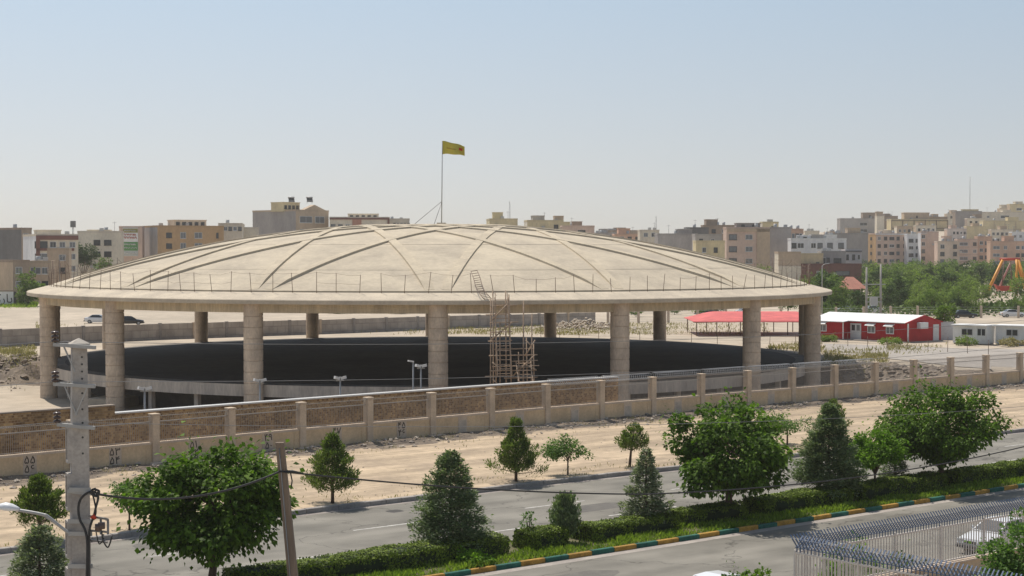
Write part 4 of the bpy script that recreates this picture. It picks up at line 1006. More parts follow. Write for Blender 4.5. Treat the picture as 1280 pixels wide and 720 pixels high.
for x_, y_ in ((362, 252), (385, 252)):
    px_ = x_at(x_, 546) ; t = thing('solar_heater', 'tilted solar water heater, %s of the pair on the tall grey brick block' % ('left' if x_ == 362 else 'right'), 'solar heater', (px_, 552, z_at(253.2, 552) - 0.0), 0.3)
    MB().add([(-1, 0, 0.25), (1, 0, 0.25), (1, 1.2, 1.6), (-1, 1.2, 1.6), (-1, 0.08, 0.18), (1, 0.08, 0.18), (1, 1.28, 1.53), (-1, 1.28, 1.53)], [(0,1,2,3),(7,6,5,4),(0,4,5,1),(1,5,6,2),(2,6,7,3),(3,7,4,0)]).build('panel', M['darkmetal'], t)
    MB().tube([(-1.1, 1.35, 1.75), (1.1, 1.35, 1.75)], 0.28, 8).build('drum', M['tank'], t); MB().box(-0.9, 1.1, -0.3, -0.8, 1.25, 1.5).box(0.8, 1.1, -0.3, 0.9, 1.25, 1.5).build('stand', M['steel'], t)
building('cream building outlined with red-brown trim just left of the flagpole', 408, 412, 487, 273, 540, CREAM, CREAM, 5, ((0.06,'dd',1.5,1.5), (0.18,'dd',1.5,1.5), (0.30,'dd',1.5,1.5), (0.68,'dd',1.6,1.4)), (), rows=3, top=2.0, bands=[(0, 1, -0.2, 0.35, RED), (0.38, 0.53, 0.35, 6, (0.33,0.17,0.12)), (0.965, 1, 0.35, 6, RED)], pent=[(0.3, 0.82, 267, CREAM, 5)], tanks=1)
building('low pale cream block with small windows at the foot of the flagpole', 484, 487, 512, 275, 560, CREAM, CREAM, 5, fr(5, 0.25, 0.95), (), rows=2, ww=0.9, wh=0.9, top=1.0, tanks=1)
building('low yellowish block peeking over the dome crown', 608, 612, 647, 275, 560, YEL, YEL, 6, (), (), rows=1, tanks=2)
building('cream block with a metal roof tank just right of the dome crown', 655, 659, 704, 277, 540, YEL, CREAM, 6, (0.8,), (), rows=2, tanks=1, pent=[(0.18, 0.5, 270, GREY, 0)])
building('cream block with narrow dark openings right of the roof tank', 680, 684, 716, 279, 575, YEL, CREAM, 6, fr(3, 0.3, 0.9), (), rows=2, ww=1.0, tanks=1)
building('brownish low block with one dark window over the dome shoulder', 700, 703, 743, 284, 520, PINK, BRN, 5, ((0.6,'dd',2.4,1.5),), (), rows=2, tanks=1)
for i, (a, b, y, Y, c, lab) in enumerate(((742, 772, 292.5, 640, GREY, 'distant grey low building left of the small orange one'), (768, 806, 294, 600, PEACH, 'distant low building with an orange brick wall'), (800, 824, 289, 580, CREAM, 'distant cream low house left of the grey brick sheds'), (752, 800, 289, 800, BRN, 'farthest dim brown roofline above the dome shoulder'))):
    building(lab, a - 3, a, b, y, Y, c, c, 6, (0.3, 0.7) if i != 1 else ((0.25,'dd',1.5,1.5), (0.5,'dd',1.5,1.5), (0.75,'dd',1.5,1.5)), (), rows=1, tanks=2, top=0.6)
# right of the dome
building('long low grey brick shed wall in front of the yellow house', 818, 822, 872, 294, 500, GREY, GBRK, 6, (), (), rows=0, tanks=1)
building('small house with pale bluish walls and sloping white roof on the middle skyline', 845, 848, 862, 288, 545, WHT, WHT, 6, (0.5,), (), rows=1, tanks=0, top=0.8)
building('dark grey flat block on the skyline left of the brown roofs', 855, 858, 886, 286, 560, DRK, GBRK, 6, (), (), rows=0, tanks=1)
building('brown block with roof tanks behind the yellow house', 876, 879, 922, 283, 585, BRN, BRN, 6, (0.3, 0.6), (), rows=1, tanks=3)
building('yellow painted house with four small dark windows over the dome edge', 866, 870, 906, 303, 450, YEL, YEL, 6, ((0.28,'dd',1.1,1.4), (0.68,'dd',1.1,1.4)), (), rows=2, fl=4.0, top=1.4, tanks=0)
building('grey upper block with two dark windows above the yellow house', 866, 869, 902, 295, 462, GREY, GREY, 6, ((0.22,'dd',1.1,1.4), (0.66,'dd',1.1,1.4)), (), rows=1, top=0.8, tanks=0)
building('large beige apartment block with four rows of wide pale windows', 905, 908, 962, 286, 490, PINK, PINK, 7, ((0.15,'dl',2.4,1.7), (0.52,'tl',2.2,1.5), (0.83,'tl',0.9,1.2), (0.95,'dd',0.9,1.5)), (), rows=5, fl=3.6, top=1.8, tanks=2, pent=[(0.25, 0.8, 279.5, GBRK, 2)],
         bands=[(0.70, 1.0, 0.01, 14, TAN), (0, 1, -0.1, 0.9, TAN)], storeyband=False)
building('cream upper house on the skyline above the grey green blank wall', 950, 953, 973, 279, 560, YEL, CREAM, 6, ((0.65,'dd',1.2,1.2),), (), rows=2, tanks=1)
building('blank grey green side wall of a tall block', 959, 962, 989, 286, 505, GBRK, GBRK, 4, (), (), rows=0, tanks=1)
building('narrow tan brick block with three dark windows in its top floor', 985, 988, 1004, 288, 515, PEACH, TAN, 5, fr(3, 0.22, 0.8), (), rows=3, ww=1.0, wh=1.5, tanks=1)
building('wide whitish building with a small arched gable and square windows', 985, 989, 1058, 300, 495, WHT, WHT, 6, ((0.05,'dd',1.5,1.6), (0.17,'dd',2.0,1.6), (0.4,'dd',1.6,1.6), (0.52,'dd',1.6,1.6), (0.7,'dl',1.7,1.7), (0.9,'dl',1.7,1.7)), (), rows=2, fl=4.2, top=1.0, tanks=2, pent=[(0.16, 0.37, 295, WHT, 1), (0.38, 0.6, 294, GREY, 0)])
building('small cream block on the skyline behind the whitish building', 1003, 1006, 1024, 290, 640, CREAM, CREAM, 6, (0.5,), (), rows=1, tanks=1)
building('pale grey roof block beside a mast on the middle right skyline', 1024, 1028, 1046, 295, 620, WHT, GREY, 6, (), (), rows=0, tanks=2)
building('long plain grey brick block left of the cream five-storey flats', 1034, 1038, 1085, 293, 640, GBRK, GREY, 6, (), (), rows=0, tanks=2)
building('tan corner house with pale ground floor behind the dome right end', 970, 973, 1001, 317, 440, TAN, CREAM, 6, ((0.5,'dd',1.6,1.8),), (), rows=3, fl=5.6, top=5.8, tanks=0, bands=[(0, 1, 3.4, 10, CREAM)])
building('low yellow walled house with dark doorways above the brick wall', 997, 1000, 1029, 319, 452, YEL, YEL, 6, ((0.76,'dd',0.9,1.6),), (), rows=1, top=2.0, tanks=0)
building('grey house with a rounded pale corner and dark balcony opening', 1024, 1027, 1057, 316, 456, GREY, CREAM, 6, ((0.12,'dd',0.9,1.9), (0.27,'dd',0.9,1.9), (0.66,'dd',2.2,1.6)), (), rows=1, top=1.6, tanks=1)
building('small lilac grey house with dark roof edge next to the park trees', 1053, 1057, 1077, 314, 462, (0.40,0.37,0.37), GREY, 6, ((0.12,'dd',0.7,1.5), (0.5,'dd',0.8,1.5), (0.82,'dd',0.8,1.5)), (), rows=1, top=1.0, tanks=0, bands=[(0, 1, -0.15, 0.2, DRK)])
building('low dark red brick building behind the street lamp and trees', 995, 998, 1077, 332, 447, RED, RED, 6, ((0.35,'dd',2.2,1.2), (0.7,'dd',4.0,1.2)), (), rows=1, top=1.4, tanks=0)
# hillside estate on the right
building('plain grey concrete block with an open bay on the left of the hill', 1046, 1050, 1097, 274, 900, GREY, GBRK, 6, ((0.62,'dd',4.2,1.7),), (), rows=2, fl=3.6, top=2.0, tanks=1, pent=[(0.62, 1.0, 266, BRN, 1)])
building('narrow cream strip block against the grey concrete block on the hill', 1094, 1096, 1105, 271, 890, CREAM, CREAM, 5, (), (), rows=0, tanks=0, pent=[(0.0, 0.9, 265, TAN, 0)])
building('grey brown terrace block between the two hill blocks', 1100, 1103, 1122, 271, 940, BRN, BRN, 6, (0.4,), (), rows=1, tanks=1)
bs = building('yellow unfinished long block with a brown steel frame on the hill', 1108, 1114, 1184, 275, 905, YEL, YEL, 5, (), (), rows=0, tanks=0, pent=[(0.25, 0.7, 266, TAN, 1)])
mb = MB(); Ls, Hs = bs['_L'], bs['_H']
for i in range(6): mb.box(Ls*i/5 - 0.15, -0.5, Hs - 13, Ls*i/5 + 0.15, -0.2, Hs)
for z in (0.2, 4.4, 8.6): mb.box(-0.2, -0.49, Hs - z - 0.35, Ls + 0.2, -0.19, Hs - z)
mb.build('steel_frame', M['rust'], bs)
building('dark brown roof terrace right of the yellow framed block', 1158, 1161, 1184, 272, 915, BRN, BRN, 5, fr(5, 0.1, 0.9), (), rows=1, top=0.8, tanks=1)
building('grey brown long block below the thin radio mast', 1190, 1194, 1227, 265, 900, GBRK, BRN, 6, ((0.8,'dd',1.6,1.4),), (), rows=2, top=3, tanks=1, pent=[(0.3, 0.9, 262, YEL, 0)])
building('wide cream block below the top right skyline', 1222, 1226, 1300, 266, 930, CREAM, CREAM, 5, ((0.4,'dd',5.0,1.6), (0.12,'tl',1.5,1.2)), (), rows=1, top=1.6, tanks=1)
building('cream stepped house crowning the hill at the right edge', 1258, 1262, 1300, 256, 1000, YEL, TAN, 6, ((0.3,'dd',3.5,1.5), (0.7,'dd',3.5,1.5)), (), rows=3, top=2, tanks=2)
building('low cream terrace left of the hill-top house', 1246, 1250, 1272, 261, 1010, CREAM, TAN, 6, (0.5,), (), rows=1, tanks=2)
by = building('pale yellow panelled long wall block low on the hill', 1224, 1229, 1296, 277, 860, YEL, YEL, 5, (), (), rows=0, tanks=0)
mb = MB(); Ls, Hs = by['_L'], by['_H']
for i in range(6): mb.box(Ls*i/5 - 0.12, -0.25, Hs - 9, Ls*i/5 + 0.12, -0.01, Hs)
mb.box(0, -0.22, Hs - 4.3, Ls, -0.008, Hs - 4.0); mb.build('panel_ribs', wallmat(TAN), by)
building('small pinkish white block with a row of square openings mid hill', 1180, 1184, 1208, 287, 800, (0.46,0.40,0.36), PINK, 5, fr(4, 0.35, 0.9), (), rows=2, ww=1.0, wh=1.2, fl=3.2, tanks=1)
building('sand coloured low block between the pinkish block and the peach flats', 1204, 1208, 1232, 284, 820, YEL, TAN, 5, (), (), rows=0, tanks=1)
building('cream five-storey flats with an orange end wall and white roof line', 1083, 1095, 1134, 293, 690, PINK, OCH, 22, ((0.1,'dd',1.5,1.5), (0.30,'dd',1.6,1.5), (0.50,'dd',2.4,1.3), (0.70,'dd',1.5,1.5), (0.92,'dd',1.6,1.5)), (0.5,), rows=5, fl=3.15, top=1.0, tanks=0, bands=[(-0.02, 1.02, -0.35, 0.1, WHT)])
building('white flats with three columns of square windows and a pink side wall', 1131, 1134, 1158, 294, 690, WHT, WHT, 5, ((0.2,'dd',2.0,1.5), (0.55,'dd',2.0,1.5)), (), rows=5, fl=3.05, top=1.6, tanks=0)
building('tall white stair tower with one column of dark windows', 1149, 1151, 1173, 291, 684, PINK, WHT, 4, ((0.14,'dd',1.5,1.6),), (), rows=5, fl=3.05, top=0.9, tanks=1, bands=[(0, 0.34, 0.01, 0.3, WHT)])
building('beige block with two columns of dark windows right of the white tower', 1169, 1172, 1199, 303, 670, (0.46,0.37,0.29), PINK, 5, ((0.22,'dd',1.8,1.7), (0.8,'dd',1.6,1.7)), (), rows=5, fl=3.05, top=1.0, tanks=2)
building('peach flats with wide windows behind the ride and tree tops', 1194, 1197, 1222, 300, 690, PINK, PINK, 5, ((0.3,'tl',3.6,1.4), (0.85,'dd',1.5,1.4)), (), rows=5, fl=3.05, top=1.0, tanks=1, storeyband=True)
building('reddish brick flats with paired dark windows left of the ride top', 1219, 1222, 1240, 297, 696, PEACH, PEACH, 5, ((0.25,'dd',1.5,1.5), (0.62,'dd',1.5,1.5)), (), rows=5, fl=3.05, top=1.6, tanks=2)
building('peach orange flats at the right edge above the swing ride', 1234, 1238, 1300, 303, 660, PEACH, PEACH, 5, ((0.12,'tl',2.8,1.3), (0.3,'dd',1.4,1.4), (0.55,'dd',1.6,1.4), (0.66,'dd',1.6,1.4), (0.85,'dd',1.6,1.4)), (), rows=4, fl=3.05, top=1.4, tanks=4)
building('small tan terrace house low on the hill behind the white flats', 1118, 1121, 1140, 284, 780, TAN, CREAM, 6, fr(3, 0.2, 0.8), (), rows=2, ww=1.2, tanks=2)
building('cream terrace house between the yellow framed block and the white stair tower', 1142, 1145, 1170, 283, 800, CREAM, TAN, 6, fr(4, 0.15, 0.85), (), rows=2, ww=1.2, tanks=2)
building('buff house with a stepped roof left of the yellow panelled wall block', 1206, 1209, 1231, 274, 880, CREAM, BRN, 6, fr(3, 0.2, 0.8), (), rows=2, ww=1.3, tanks=3)
building('tan house with dark openings behind the peach flats', 1236, 1239, 1266, 288, 800, CREAM, TAN, 6, fr(5, 0.1, 0.9), (), rows=2, ww=1.3, tanks=3)
building('pale house with roof tanks at the right edge above the peach orange flats', 1262, 1265, 1300, 291, 780, WHT, TAN, 6, fr(5, 0.1, 0.9), (), rows=2, ww=1.3, tanks=3)
building('far cream roof behind the grey brown long block', 1180, 1183, 1204, 268, 990, CREAM, TAN, 6, fr(2, 0.3, 0.7), (), rows=1, tanks=2)
building('far tan roof left of the grey concrete hill block', 1030, 1033, 1052, 291, 720, TAN, BRN, 6, fr(2, 0.3, 0.7), (), rows=1, tanks=2)
# masts
for px, pt, pb, Y, lab in ((1212, 222, 264, 960, 'tall thin radio mast on the right-hand hill'), (637, 254, 276, 575, 'thin aerial mast above the dome crown'), (820, 272, 292, 620, 'slim lattice mast on the middle skyline'), (91.5, 277, 293, 455, 'floodlight mast behind the cream red-banded building')):
    z0, z1 = z_at(pb, Y) - 3, z_at(pt, Y); t = thing('radio_mast', lab, 'mast', (x_at(px, Y), Y, z0)); h = z1 - z0
    mb = MB(); w_ = 0.28
    for k in range(3): a = k * 2.094; mb.tube([(w_*math.cos(a), w_*math.sin(a), 0), (w_*0.5*math.cos(a), w_*0.5*math.sin(a), h)], 0.05, 4)
    for i in range(int(h / 0.9)):
        a0, a1 = (i % 3) * 2.094, ((i + 1) % 3) * 2.094; mb.tube([(w_*math.cos(a0), w_*math.sin(a0), i*0.9), (w_*0.8*math.cos(a1), w_*0.8*math.sin(a1), i*0.9 + 0.9)], 0.03, 3)
    mb.build('lattice', M['galv'], t)
    if px == 91.5: MB().bbox(-0.7, -0.4, h - 1.6, 0.7, 0.4, h + 0.2, 0.1).build('floodlight', M['steel'], t); 
    else: MB().tube([(0, 0, h), (0, 0, h + 0.6)], 0.12, 6).build('antenna', M['galv'], t)
# white wall with painted lettering at the far left
g = gpt(17, 383); t = thing('graffiti_wall', 'white wall with big black painted letters at the far left edge', 'wall', (g.x, g.y, ZY), 0.05)
hw_ = z_at(364.5, g.y) - ZY
MB().box(-14, 0, -0.5, 0, 0.3, hw_).build('wall_face', M['white'], t); MB().box(-14.1, -0.05, hw_ + 0.003, 0.3, 0.35, hw_ + 0.35).build('coping', wallmat(BRN), t); MB().bbox(0.003, -0.1, -0.5, 0.5, 0.4, hw_, 0.04).build('end_pier', M['darkmetal'], t)
me = text_mesh('\ufed3\ufee8\ufbff\ufb90\ufead\ufe8e\ufb58'[0:0] + '\ufb93\ufee8\ufbff\ufb90\ufead\ufe8e\ufb58', 2.6, 0.01, 1.0); me.materials.append(M['ink'])
bxs = [v.co.x for v in me.vertices]; o = link('painted_letters', me, t); o.rotation_euler = (R(90), 0, 0); o.location = (-0.25 - max(bxs), -0.02, hw_ * 0.5)

# ------------------------------------------------------------------ cars
def make_car(label, loc, rz, paint, group=None, van=False):
    t = thing('parked_car', label, 'car', loc, rz, group)
    sec = [(2.18, .62, .34, .58), (2.10, .76, .24, .70), (1.6, .82, .22, .80), (0.95, .84, .22, .90), (0.0, .85, .20, .94), (-1.25, .84, .22, .97), (-1.6, .83, .24, .98), (-2.05, .79, .30, .95), (-2.16, .72, .40, .84)]
    vs = []
    for x, hw_, zb_, zt_ in sec:
        mz = zb_ + (zt_ - zb_) * 0.55
        for s_ in (1, -1):
            pts = [(x, hw_*0.90, zb_), (x, hw_, mz - 0.08), (x, hw_, mz + 0.06), (x, hw_*0.95, zt_ - 0.03), (x, hw_*0.80, zt_ + 0.012)]
            vs += pts if s_ == 1 else [(p[0], -p[1], p[2]) for p in pts[::-1]]
    n = 10; fs = [(i*n+j, i*n+(j+1) % n, (i+1)*n+(j+1) % n, (i+1)*n+j) for i in range(len(sec)-1) for j in range(n)] + [tuple(range(n)), tuple(range(len(sec)*n-1, (len(sec)-1)*n-1, -1))]
    o = MB().add(vs, fs, smooth=True).build('body', paint, t); smooth_by_angle(o, 40)
    b4 = [(1.02, .74, .93), (-1.55, .74, .99)]; r4 = [(0.30, .58, 1.37), (-0.95, .57, 1.385)]
    roof = [(b4[0][0], b4[0][1], b4[0][2]), (b4[1][0], b4[1][1], b4[1][2]), (b4[1][0], -b4[1][1], b4[1][2]), (b4[0][0], -b4[0][1], b4[0][2]), (r4[0][0], r4[0][1], r4[0][2]), (r4[1][0], r4[1][1], r4[1][2]), (r4[1][0], -r4[1][1], r4[1][2]), (r4[0][0], -r4[0][1], r4[0][2]), (-0.3, .56, 1.415), (-0.3, -.56, 1.415)]
    cb = MB().add(roof, [(0,1,5,4), (2,3,7,6), (1,2,6,5), (3,0,4,7), (4,5,8), (6,7,9), (4,8,9,7), (8,5,6,9)]).build('cabin', paint, t)
    def pane(nm, quad, off, inset=0.86):
        P = [Vector(roof[i]) for i in quad]; c = sum(P, Vector()) / 4; nn = (P[1]-P[0]).cross(P[2]-P[0]).normalized()
        if nn.dot(c - Vector((-0.25, 0, 1.1))) < 0: nn = -nn
        a = [c + (p - c) * inset + nn * off for p in P]; b_ = [c + (p - c) * inset - nn * 0.01 for p in P]
        return MB().add(a + b_, [(0,1,2,3), (7,6,5,4), (0,4,5,1), (1,5,6,2), (2,6,7,3), (3,7,4,0)]).build(nm, M['glass'], cb)
    pane('windscreen', (3, 0, 4, 7), 0.012, 0.88); pane('rear_window', (1, 2, 6, 5), 0.012); pane('side_window', (0, 1, 5, 4), 0.012); pane('side_window', (2, 3, 7, 6), 0.012)
    for sy in (1, -1):
        MB().bbox(1.95, sy*0.55 - 0.17, 0.56, 2.19, sy*0.55 + 0.17, 0.70, 0.03).build('headlight', M['lampglass'], t)
        MB().bbox(-2.18, sy*0.58 - 0.16, 0.66, -2.02, sy*0.58 + 0.16, 0.84, 0.03).build('tail_light', M['redlens'], t)
        MB().obox((0.72, sy*0.86, 0.99), (0.72, sy*1.0, 1.0), 0.1, 0.12).build('mirror', paint, t)
        for x in (1.32, -1.3):
            w_ = MB().tube([(x, sy*0.66, 0.3), (x, sy*0.862, 0.3)], 0.3, 18, smooth=False).build('wheel', M['rubber'], t)
            MB().tube([(x, sy*0.85, 0.3), (x, sy*0.872, 0.3)], 0.19, 14, smooth=False).build('rim', M['galv'], w_)
    MB().bbox(2.05, -0.78, 0.3, 2.27, 0.78, 0.46, 0.05).build('bumper', M['darkmetal'], t); MB().bbox(-2.26, -0.78, 0.34, -2.05, 0.78, 0.5, 0.05).build('bumper', M['darkmetal'], t)
    MB().box(2.178, -0.3, 0.5, 2.2, 0.3, 0.62).build('grille', M['darkmetal'], t)
    return t
p = st(22.0, -10.5); car_a = make_car('white saloon car parked on the near roadside behind the barred garden fence', (p.x, p.y, 0.0), ROAD_ANG + math.pi, M['carwhite'])
p = st(2.6, -11.3); copy_tree(car_a, (p.x, p.y, 0.0), ROAD_ANG + math.pi, 'white car roof just showing at the bottom edge of the road')
for px, py, rz, lab in ((123, 404, 0.1, 'white car in the sandy field behind the front left columns'), (1092, 391.5, 0.15, 'white car parked between the twin power poles'), (1058, 392, 0.1, 'white car left of the twin power poles behind the red cabin'), (934, 394, 0.2, 'white car on the road above the red canopy')):
    g = gpt(px, py); copy_tree(car_a, (g.x, g.y, ZY), rz, lab)
g = gpt(162, 406); make_car('dark car in the sandy field beside the second front column', (g.x, g.y, ZY), 0.3, M['carblack'])
g = gpt(1205, 397.5); make_car('dark car on the road between the white cabins and the park trees', (g.x, g.y, ZY), 0.05, M['carblack'])
g = gpt(1266, 396.5); copy_tree(car_a, (g.x, g.y, ZY), 0.05, 'white car on the park road above the right-hand white cabin')
g = gpt(884, 395); make_car('dark car on the road beyond the left end of the red canopy', (g.x, g.y, ZY), 0.15, M['carblack'])
# ------------------------------------------------------------------ planting
def quads_to_mesh(name, V, mat, extra=None):
    """V: (n,4,3) leaf quads"""
    n = V.shape[0]; me = bpy.data.meshes.new(name)
    me.vertices.add(n * 4); me.vertices.foreach_set('co', V.reshape(-1).astype(np.float32))
    me.loops.add(n * 4); me.loops.foreach_set('vertex_index', np.arange(n * 4, dtype=np.int32))
    me.polygons.add(n); me.polygons.foreach_set('loop_start', np.arange(0, n * 4, 4, dtype=np.int32))
    me.update(calc_edges=True); me.materials.append(mat)
    return me
def nrm(a): return a / np.maximum(np.linalg.norm(a, axis=-1, keepdims=True), 1e-9)
def leaves(P, D, Nn, Ln, Wd, rng, shape='leaf'):
    D = nrm(D); S = nrm(np.cross(D, Nn)); U = np.cross(S, D)
    Ln = np.asarray(Ln).reshape(-1, 1); Wd = np.asarray(Wd).reshape(-1, 1)
    if shape == 'leaf': V = np.stack([P, P + D*Ln*0.45 + S*Wd*0.5 + U*Wd*0.12, P + D*Ln - U*Ln*0.08, P + D*Ln*0.45 - S*Wd*0.5 + U*Wd*0.12], 1)
    else: V = np.stack([P - S*Wd*0.35, P + D*Ln*0.6 - S*Wd*0.5, P + D*Ln, P + D*Ln*0.5 + S*Wd*0.5], 1)
    return V
def broad_crown(rng, c, rad, n_clump, n_leaf, leaf, clump_r, droop=0.5, hollow=0.45, flat_bottom=0.25, lobes=0.22):
    """leaf clumps spread through an uneven ellipsoid; returns the quads and the clump centres (limb targets)"""
    d = nrm(rng.normal(size=(n_clump, 3))); d[:, 2] = np.where(d[:, 2] < 0, d[:, 2] * (1 - flat_bottom), d[:, 2])
    ph = rng.uniform(0, 6.28, 6); az = np.arctan2(d[:, 1], d[:, 0])
    lob = 1 + lobes * (np.sin(az * 2 + ph[0]) * 0.5 + np.sin(az * 3 + ph[1] + d[:, 2] * 2) * 0.5 + np.sin(az * 5 + ph[2] + d[:, 2] * 4) * 0.35)
    rr = (hollow + (1 - hollow) * rng.random(n_clump) ** 0.6) * lob
    cc = np.array(c) + d * rr[:, None] * np.array(rad)
    per = rng.multinomial(n_leaf, np.ones(n_clump) / n_clump)
    idx = np.repeat(np.arange(n_clump), per)
    crs = clump_r * rng.uniform(0.65, 1.35, n_clump)
    off = rng.normal(size=(n_leaf, 3)); off = off / np.maximum(1, np.linalg.norm(off, axis=1, keepdims=True) / 1.5) * crs[idx][:, None] * 0.62
    off[:, 2] *= 0.75
    P = cc[idx] + off
    shoot = rng.random(n_leaf) < 0.035; P[shoot] += nrm(cc[idx][shoot] - np.array(c)) * crs[idx][shoot][:, None] * rng.uniform(0.5, 1.3, (shoot.sum(), 1)) * np.array([1, 1, 1.2])
    out = nrm(nrm(off) * 0.8 + nrm(cc[idx] - np.array(c)) * 0.6 + rng.normal(size=(n_leaf, 3)) * 0.45)
    D = out.copy(); D[:, 2] -= droop * rng.uniform(0.3, 1.3, n_leaf)
    Nn = nrm(out * 0.5 + np.array([0, 0, 0.8]) + rng.normal(size=(n_leaf, 3)) * 0.5)
    sz = leaf * rng.uniform(0.6, 1.3, n_leaf)
    return leaves(P, D, Nn, sz, sz * 0.78, rng), cc
def limb_mesh(rng, base_r, trunk_h, targets, lean=(0, 0), n_limb=7, fork=0.0):
    mb = MB(); top = Vector((lean[0], lean[1], trunk_h))
    mb.tube([(0, 0, -0.15), (lean[0]*0.25, lean[1]*0.25, trunk_h*0.35), (lean[0]*0.6, lean[1]*0.6, trunk_h*0.7), top], [base_r*1.25, base_r, base_r*0.85, base_r*0.75], 9)
    ids = rng.choice(len(targets), min(n_limb * 3, len(targets)), replace=False)
    limbs = []
    for i in ids[:n_limb]:
        tg = Vector(targets[i]); mid = top.lerp(tg, 0.5) + Vector((rng.normal()*0.15, rng.normal()*0.15, 0.12 * (tg - top).length))
        mb.tube([top - Vector((0, 0, 0.12)), top.lerp(mid, 0.5) + Vector((0, 0, 0.03)), mid, tg], [base_r*0.55, base_r*0.42, base_r*0.3, base_r*0.08], 6); limbs.append(mid)
    for i in ids[n_limb:]:
        tg = Vector(targets[i]); m0 = min(limbs, key=lambda q: (q - tg).length); mb.tube([m0, m0.lerp(tg, 0.5) + Vector((0, 0, 0.08)), tg], [base_r*0.22, base_r*0.15, base_r*0.04], 5)
    return mb
def tree_obj(label, loc, quads, mat, trunk, bark, name='tree', cat='tree', group=None, rz=0):
    t = thing(name, label, cat, loc, rz, group)
    link('crown', quads_to_mesh('crown', quads, mat), t); trunk.build('trunk', bark, t)
    return t
def broad_tree(label, loc, h, rad, trunk_h, seed, mat='mulberry', n=9000, leaf=0.2, nc=95, cr=0.62, bark='bark', r0=0.15, lean=(0, 0), droop=0.5, name='broadleaf_tree', group=None, hollow=0.4, nl=7, cz=None, lobes=0.22):
    rng = np.random.default_rng(seed); cz = cz if cz is not None else h - rad[2]
    q, cc = broad_crown(rng, (lean[0], lean[1], cz), rad, nc, n, leaf, cr, droop, hollow, lobes=lobes)
    return tree_obj(label, loc, q, M[mat], limb_mesh(rng, r0, trunk_h, cc, lean, nl), M[bark], name, 'tree', group)
def conifer(label, loc, h, rad, seed, mat='pine', kind='pine', n=7000, z0=0.35, name='pine_tree', r0=0.09, prof=None, group=None, needle=0.2, lean=(0, 0), cat='tree', gaps=0.0):
    rng = np.random.default_rng(seed); Q = []; tr = MB()
    tip = Vector((lean[0], lean[1], h))
    tr.tube([(0, 0, -0.15), (lean[0]*0.3, lean[1]*0.3, h*0.4), tip*0.99], [r0*1.15, r0*0.75, 0.012], 7)
    nb = int((60 if kind == 'cedar' else 30) + h * 13); per = n // nb
    prof = prof or (lambda u: (1 - u) ** 0.75 * (0.75 + 0.25 * min(1, u / 0.12)))
    for b in range(nb):
        u = (b + rng.random()) / nb; u = u ** 1.15; z = z0 + (h - z0) * u
        if gaps and rng.random() < gaps: continue
        az = b * 2.399 + rng.normal() * 0.35; ln = rad * prof(u) * (rng.uniform(0.68, 1.18) if kind != 'pine' else rng.uniform(0.6, 1.28)) + 0.08
        up = {'pine': rng.uniform(0.15, 0.6), 'cedar': rng.uniform(-0.05, 0.35), 'cypress': rng.uniform(0.9, 1.6)}[kind]
        base = np.array([lean[0]*z/h, lean[1]*z/h, z]); dirv = nrm(np.array([math.cos(az), math.sin(az), up]))
        tipb = base + dirv * ln * (1 if kind != 'cypress' else 1.25)
        tr.tube([base, base + (tipb - base)*0.55 + np.array([0,0,-0.03*ln]), tipb], [r0*0.28*(1-u*0.6), r0*0.16*(1-u*0.6), 0.006], 4)
        k = max(10, int(per * (0.45 + 1.1 * prof(u))))
        tt = rng.uniform(0.18, 1.03, k) ** (0.75 if kind != 'pine' else 0.5)
        P = base + np.outer(tt, tipb - base); side = nrm(np.cross(dirv, [0, 0, 1]))
        spread = (0.16 + 0.22 * ln) * (0.45 + 0.75 * np.sin(np.clip(tt, 0, 1) * math.pi * 0.85 + 0.3))
        P = P + side * (rng.normal(size=(k, 1)) * 0.62) * spread[:, None] + np.array([0, 0, 1]) * rng.normal(size=(k, 1)) * 0.30 * spread[:, None]
        if kind == 'cedar': D = dirv * 0.9 + side * rng.normal(size=(k, 1)) * 0.8 + np.array([0, 0, 0.10]) + rng.normal(size=(k, 3)) * 0.4
        elif kind == 'pine': D = dirv * 0.6 + np.array([0, 0, 0.75]) + rng.normal(size=(k, 3)) * 0.55
        else: D = np.array([0, 0, 1.0]) + dirv * 0.4 + rng.normal(size=(k, 3)) * 0.5
        Nn = np.array([0, 0, 1.0]) + rng.normal(size=(k, 3)) * 0.6
        L_ = needle * rng.uniform(0.55, 1.25, k)
        Q.append(leaves(P, D, Nn, L_, L_ * (0.30 if kind == 'pine' else 0.36), rng, 'needle'))
    return tree_obj(label, loc, np.concatenate(Q), M[mat], tr, M['bark'], name, cat, group)

def on_t(px, t): s = s_for_px(px, t); return st(s, t, 0.12)
TM = 2.9
# trees along the dirt verge (seen left to right)
VT = 19.2
p = on_t(47, VT - 1.1); conifer('small bushy pine on the dirt verge left of the concrete power pole', p, z_at(598, p.y) - 0.1, 1.35, 1, n=6500, z0=0.75)
p = on_t(160, VT - 1.1); broad_tree('thin young tree on the verge between the concrete pole and the big round tree', p, z_at(600, p.y) - 0.1, (0.95, 0.95, 0.8), 0.9, 2, 'acacia', 2200, 0.12, 26, 0.36, r0=0.05, nl=5)
p = on_t(415, VT); conifer('dark upright pine standing on the verge right of the wooden pole', p, z_at(545, p.y) - 0.1, 1.42, 3, n=8000, z0=0.6, prof=lambda u: (1 - u) ** 0.85 * (0.8 + 0.3 * min(1, u / 0.2)) * (1 + 0.12 * math.sin(u * 17)))
p = on_t(645, VT); conifer('pointed dark green pine on the verge in front of the scaffold', p, z_at(527, p.y) - 0.1, 1.62, 4, n=8000, z0=0.45, prof=lambda u: (1 - u) ** 1.0 * (0.85 + 0.15 * min(1, u / 0.1)) if u < 0.5 else 0.5 * (1.35 - u) ** 1.6)
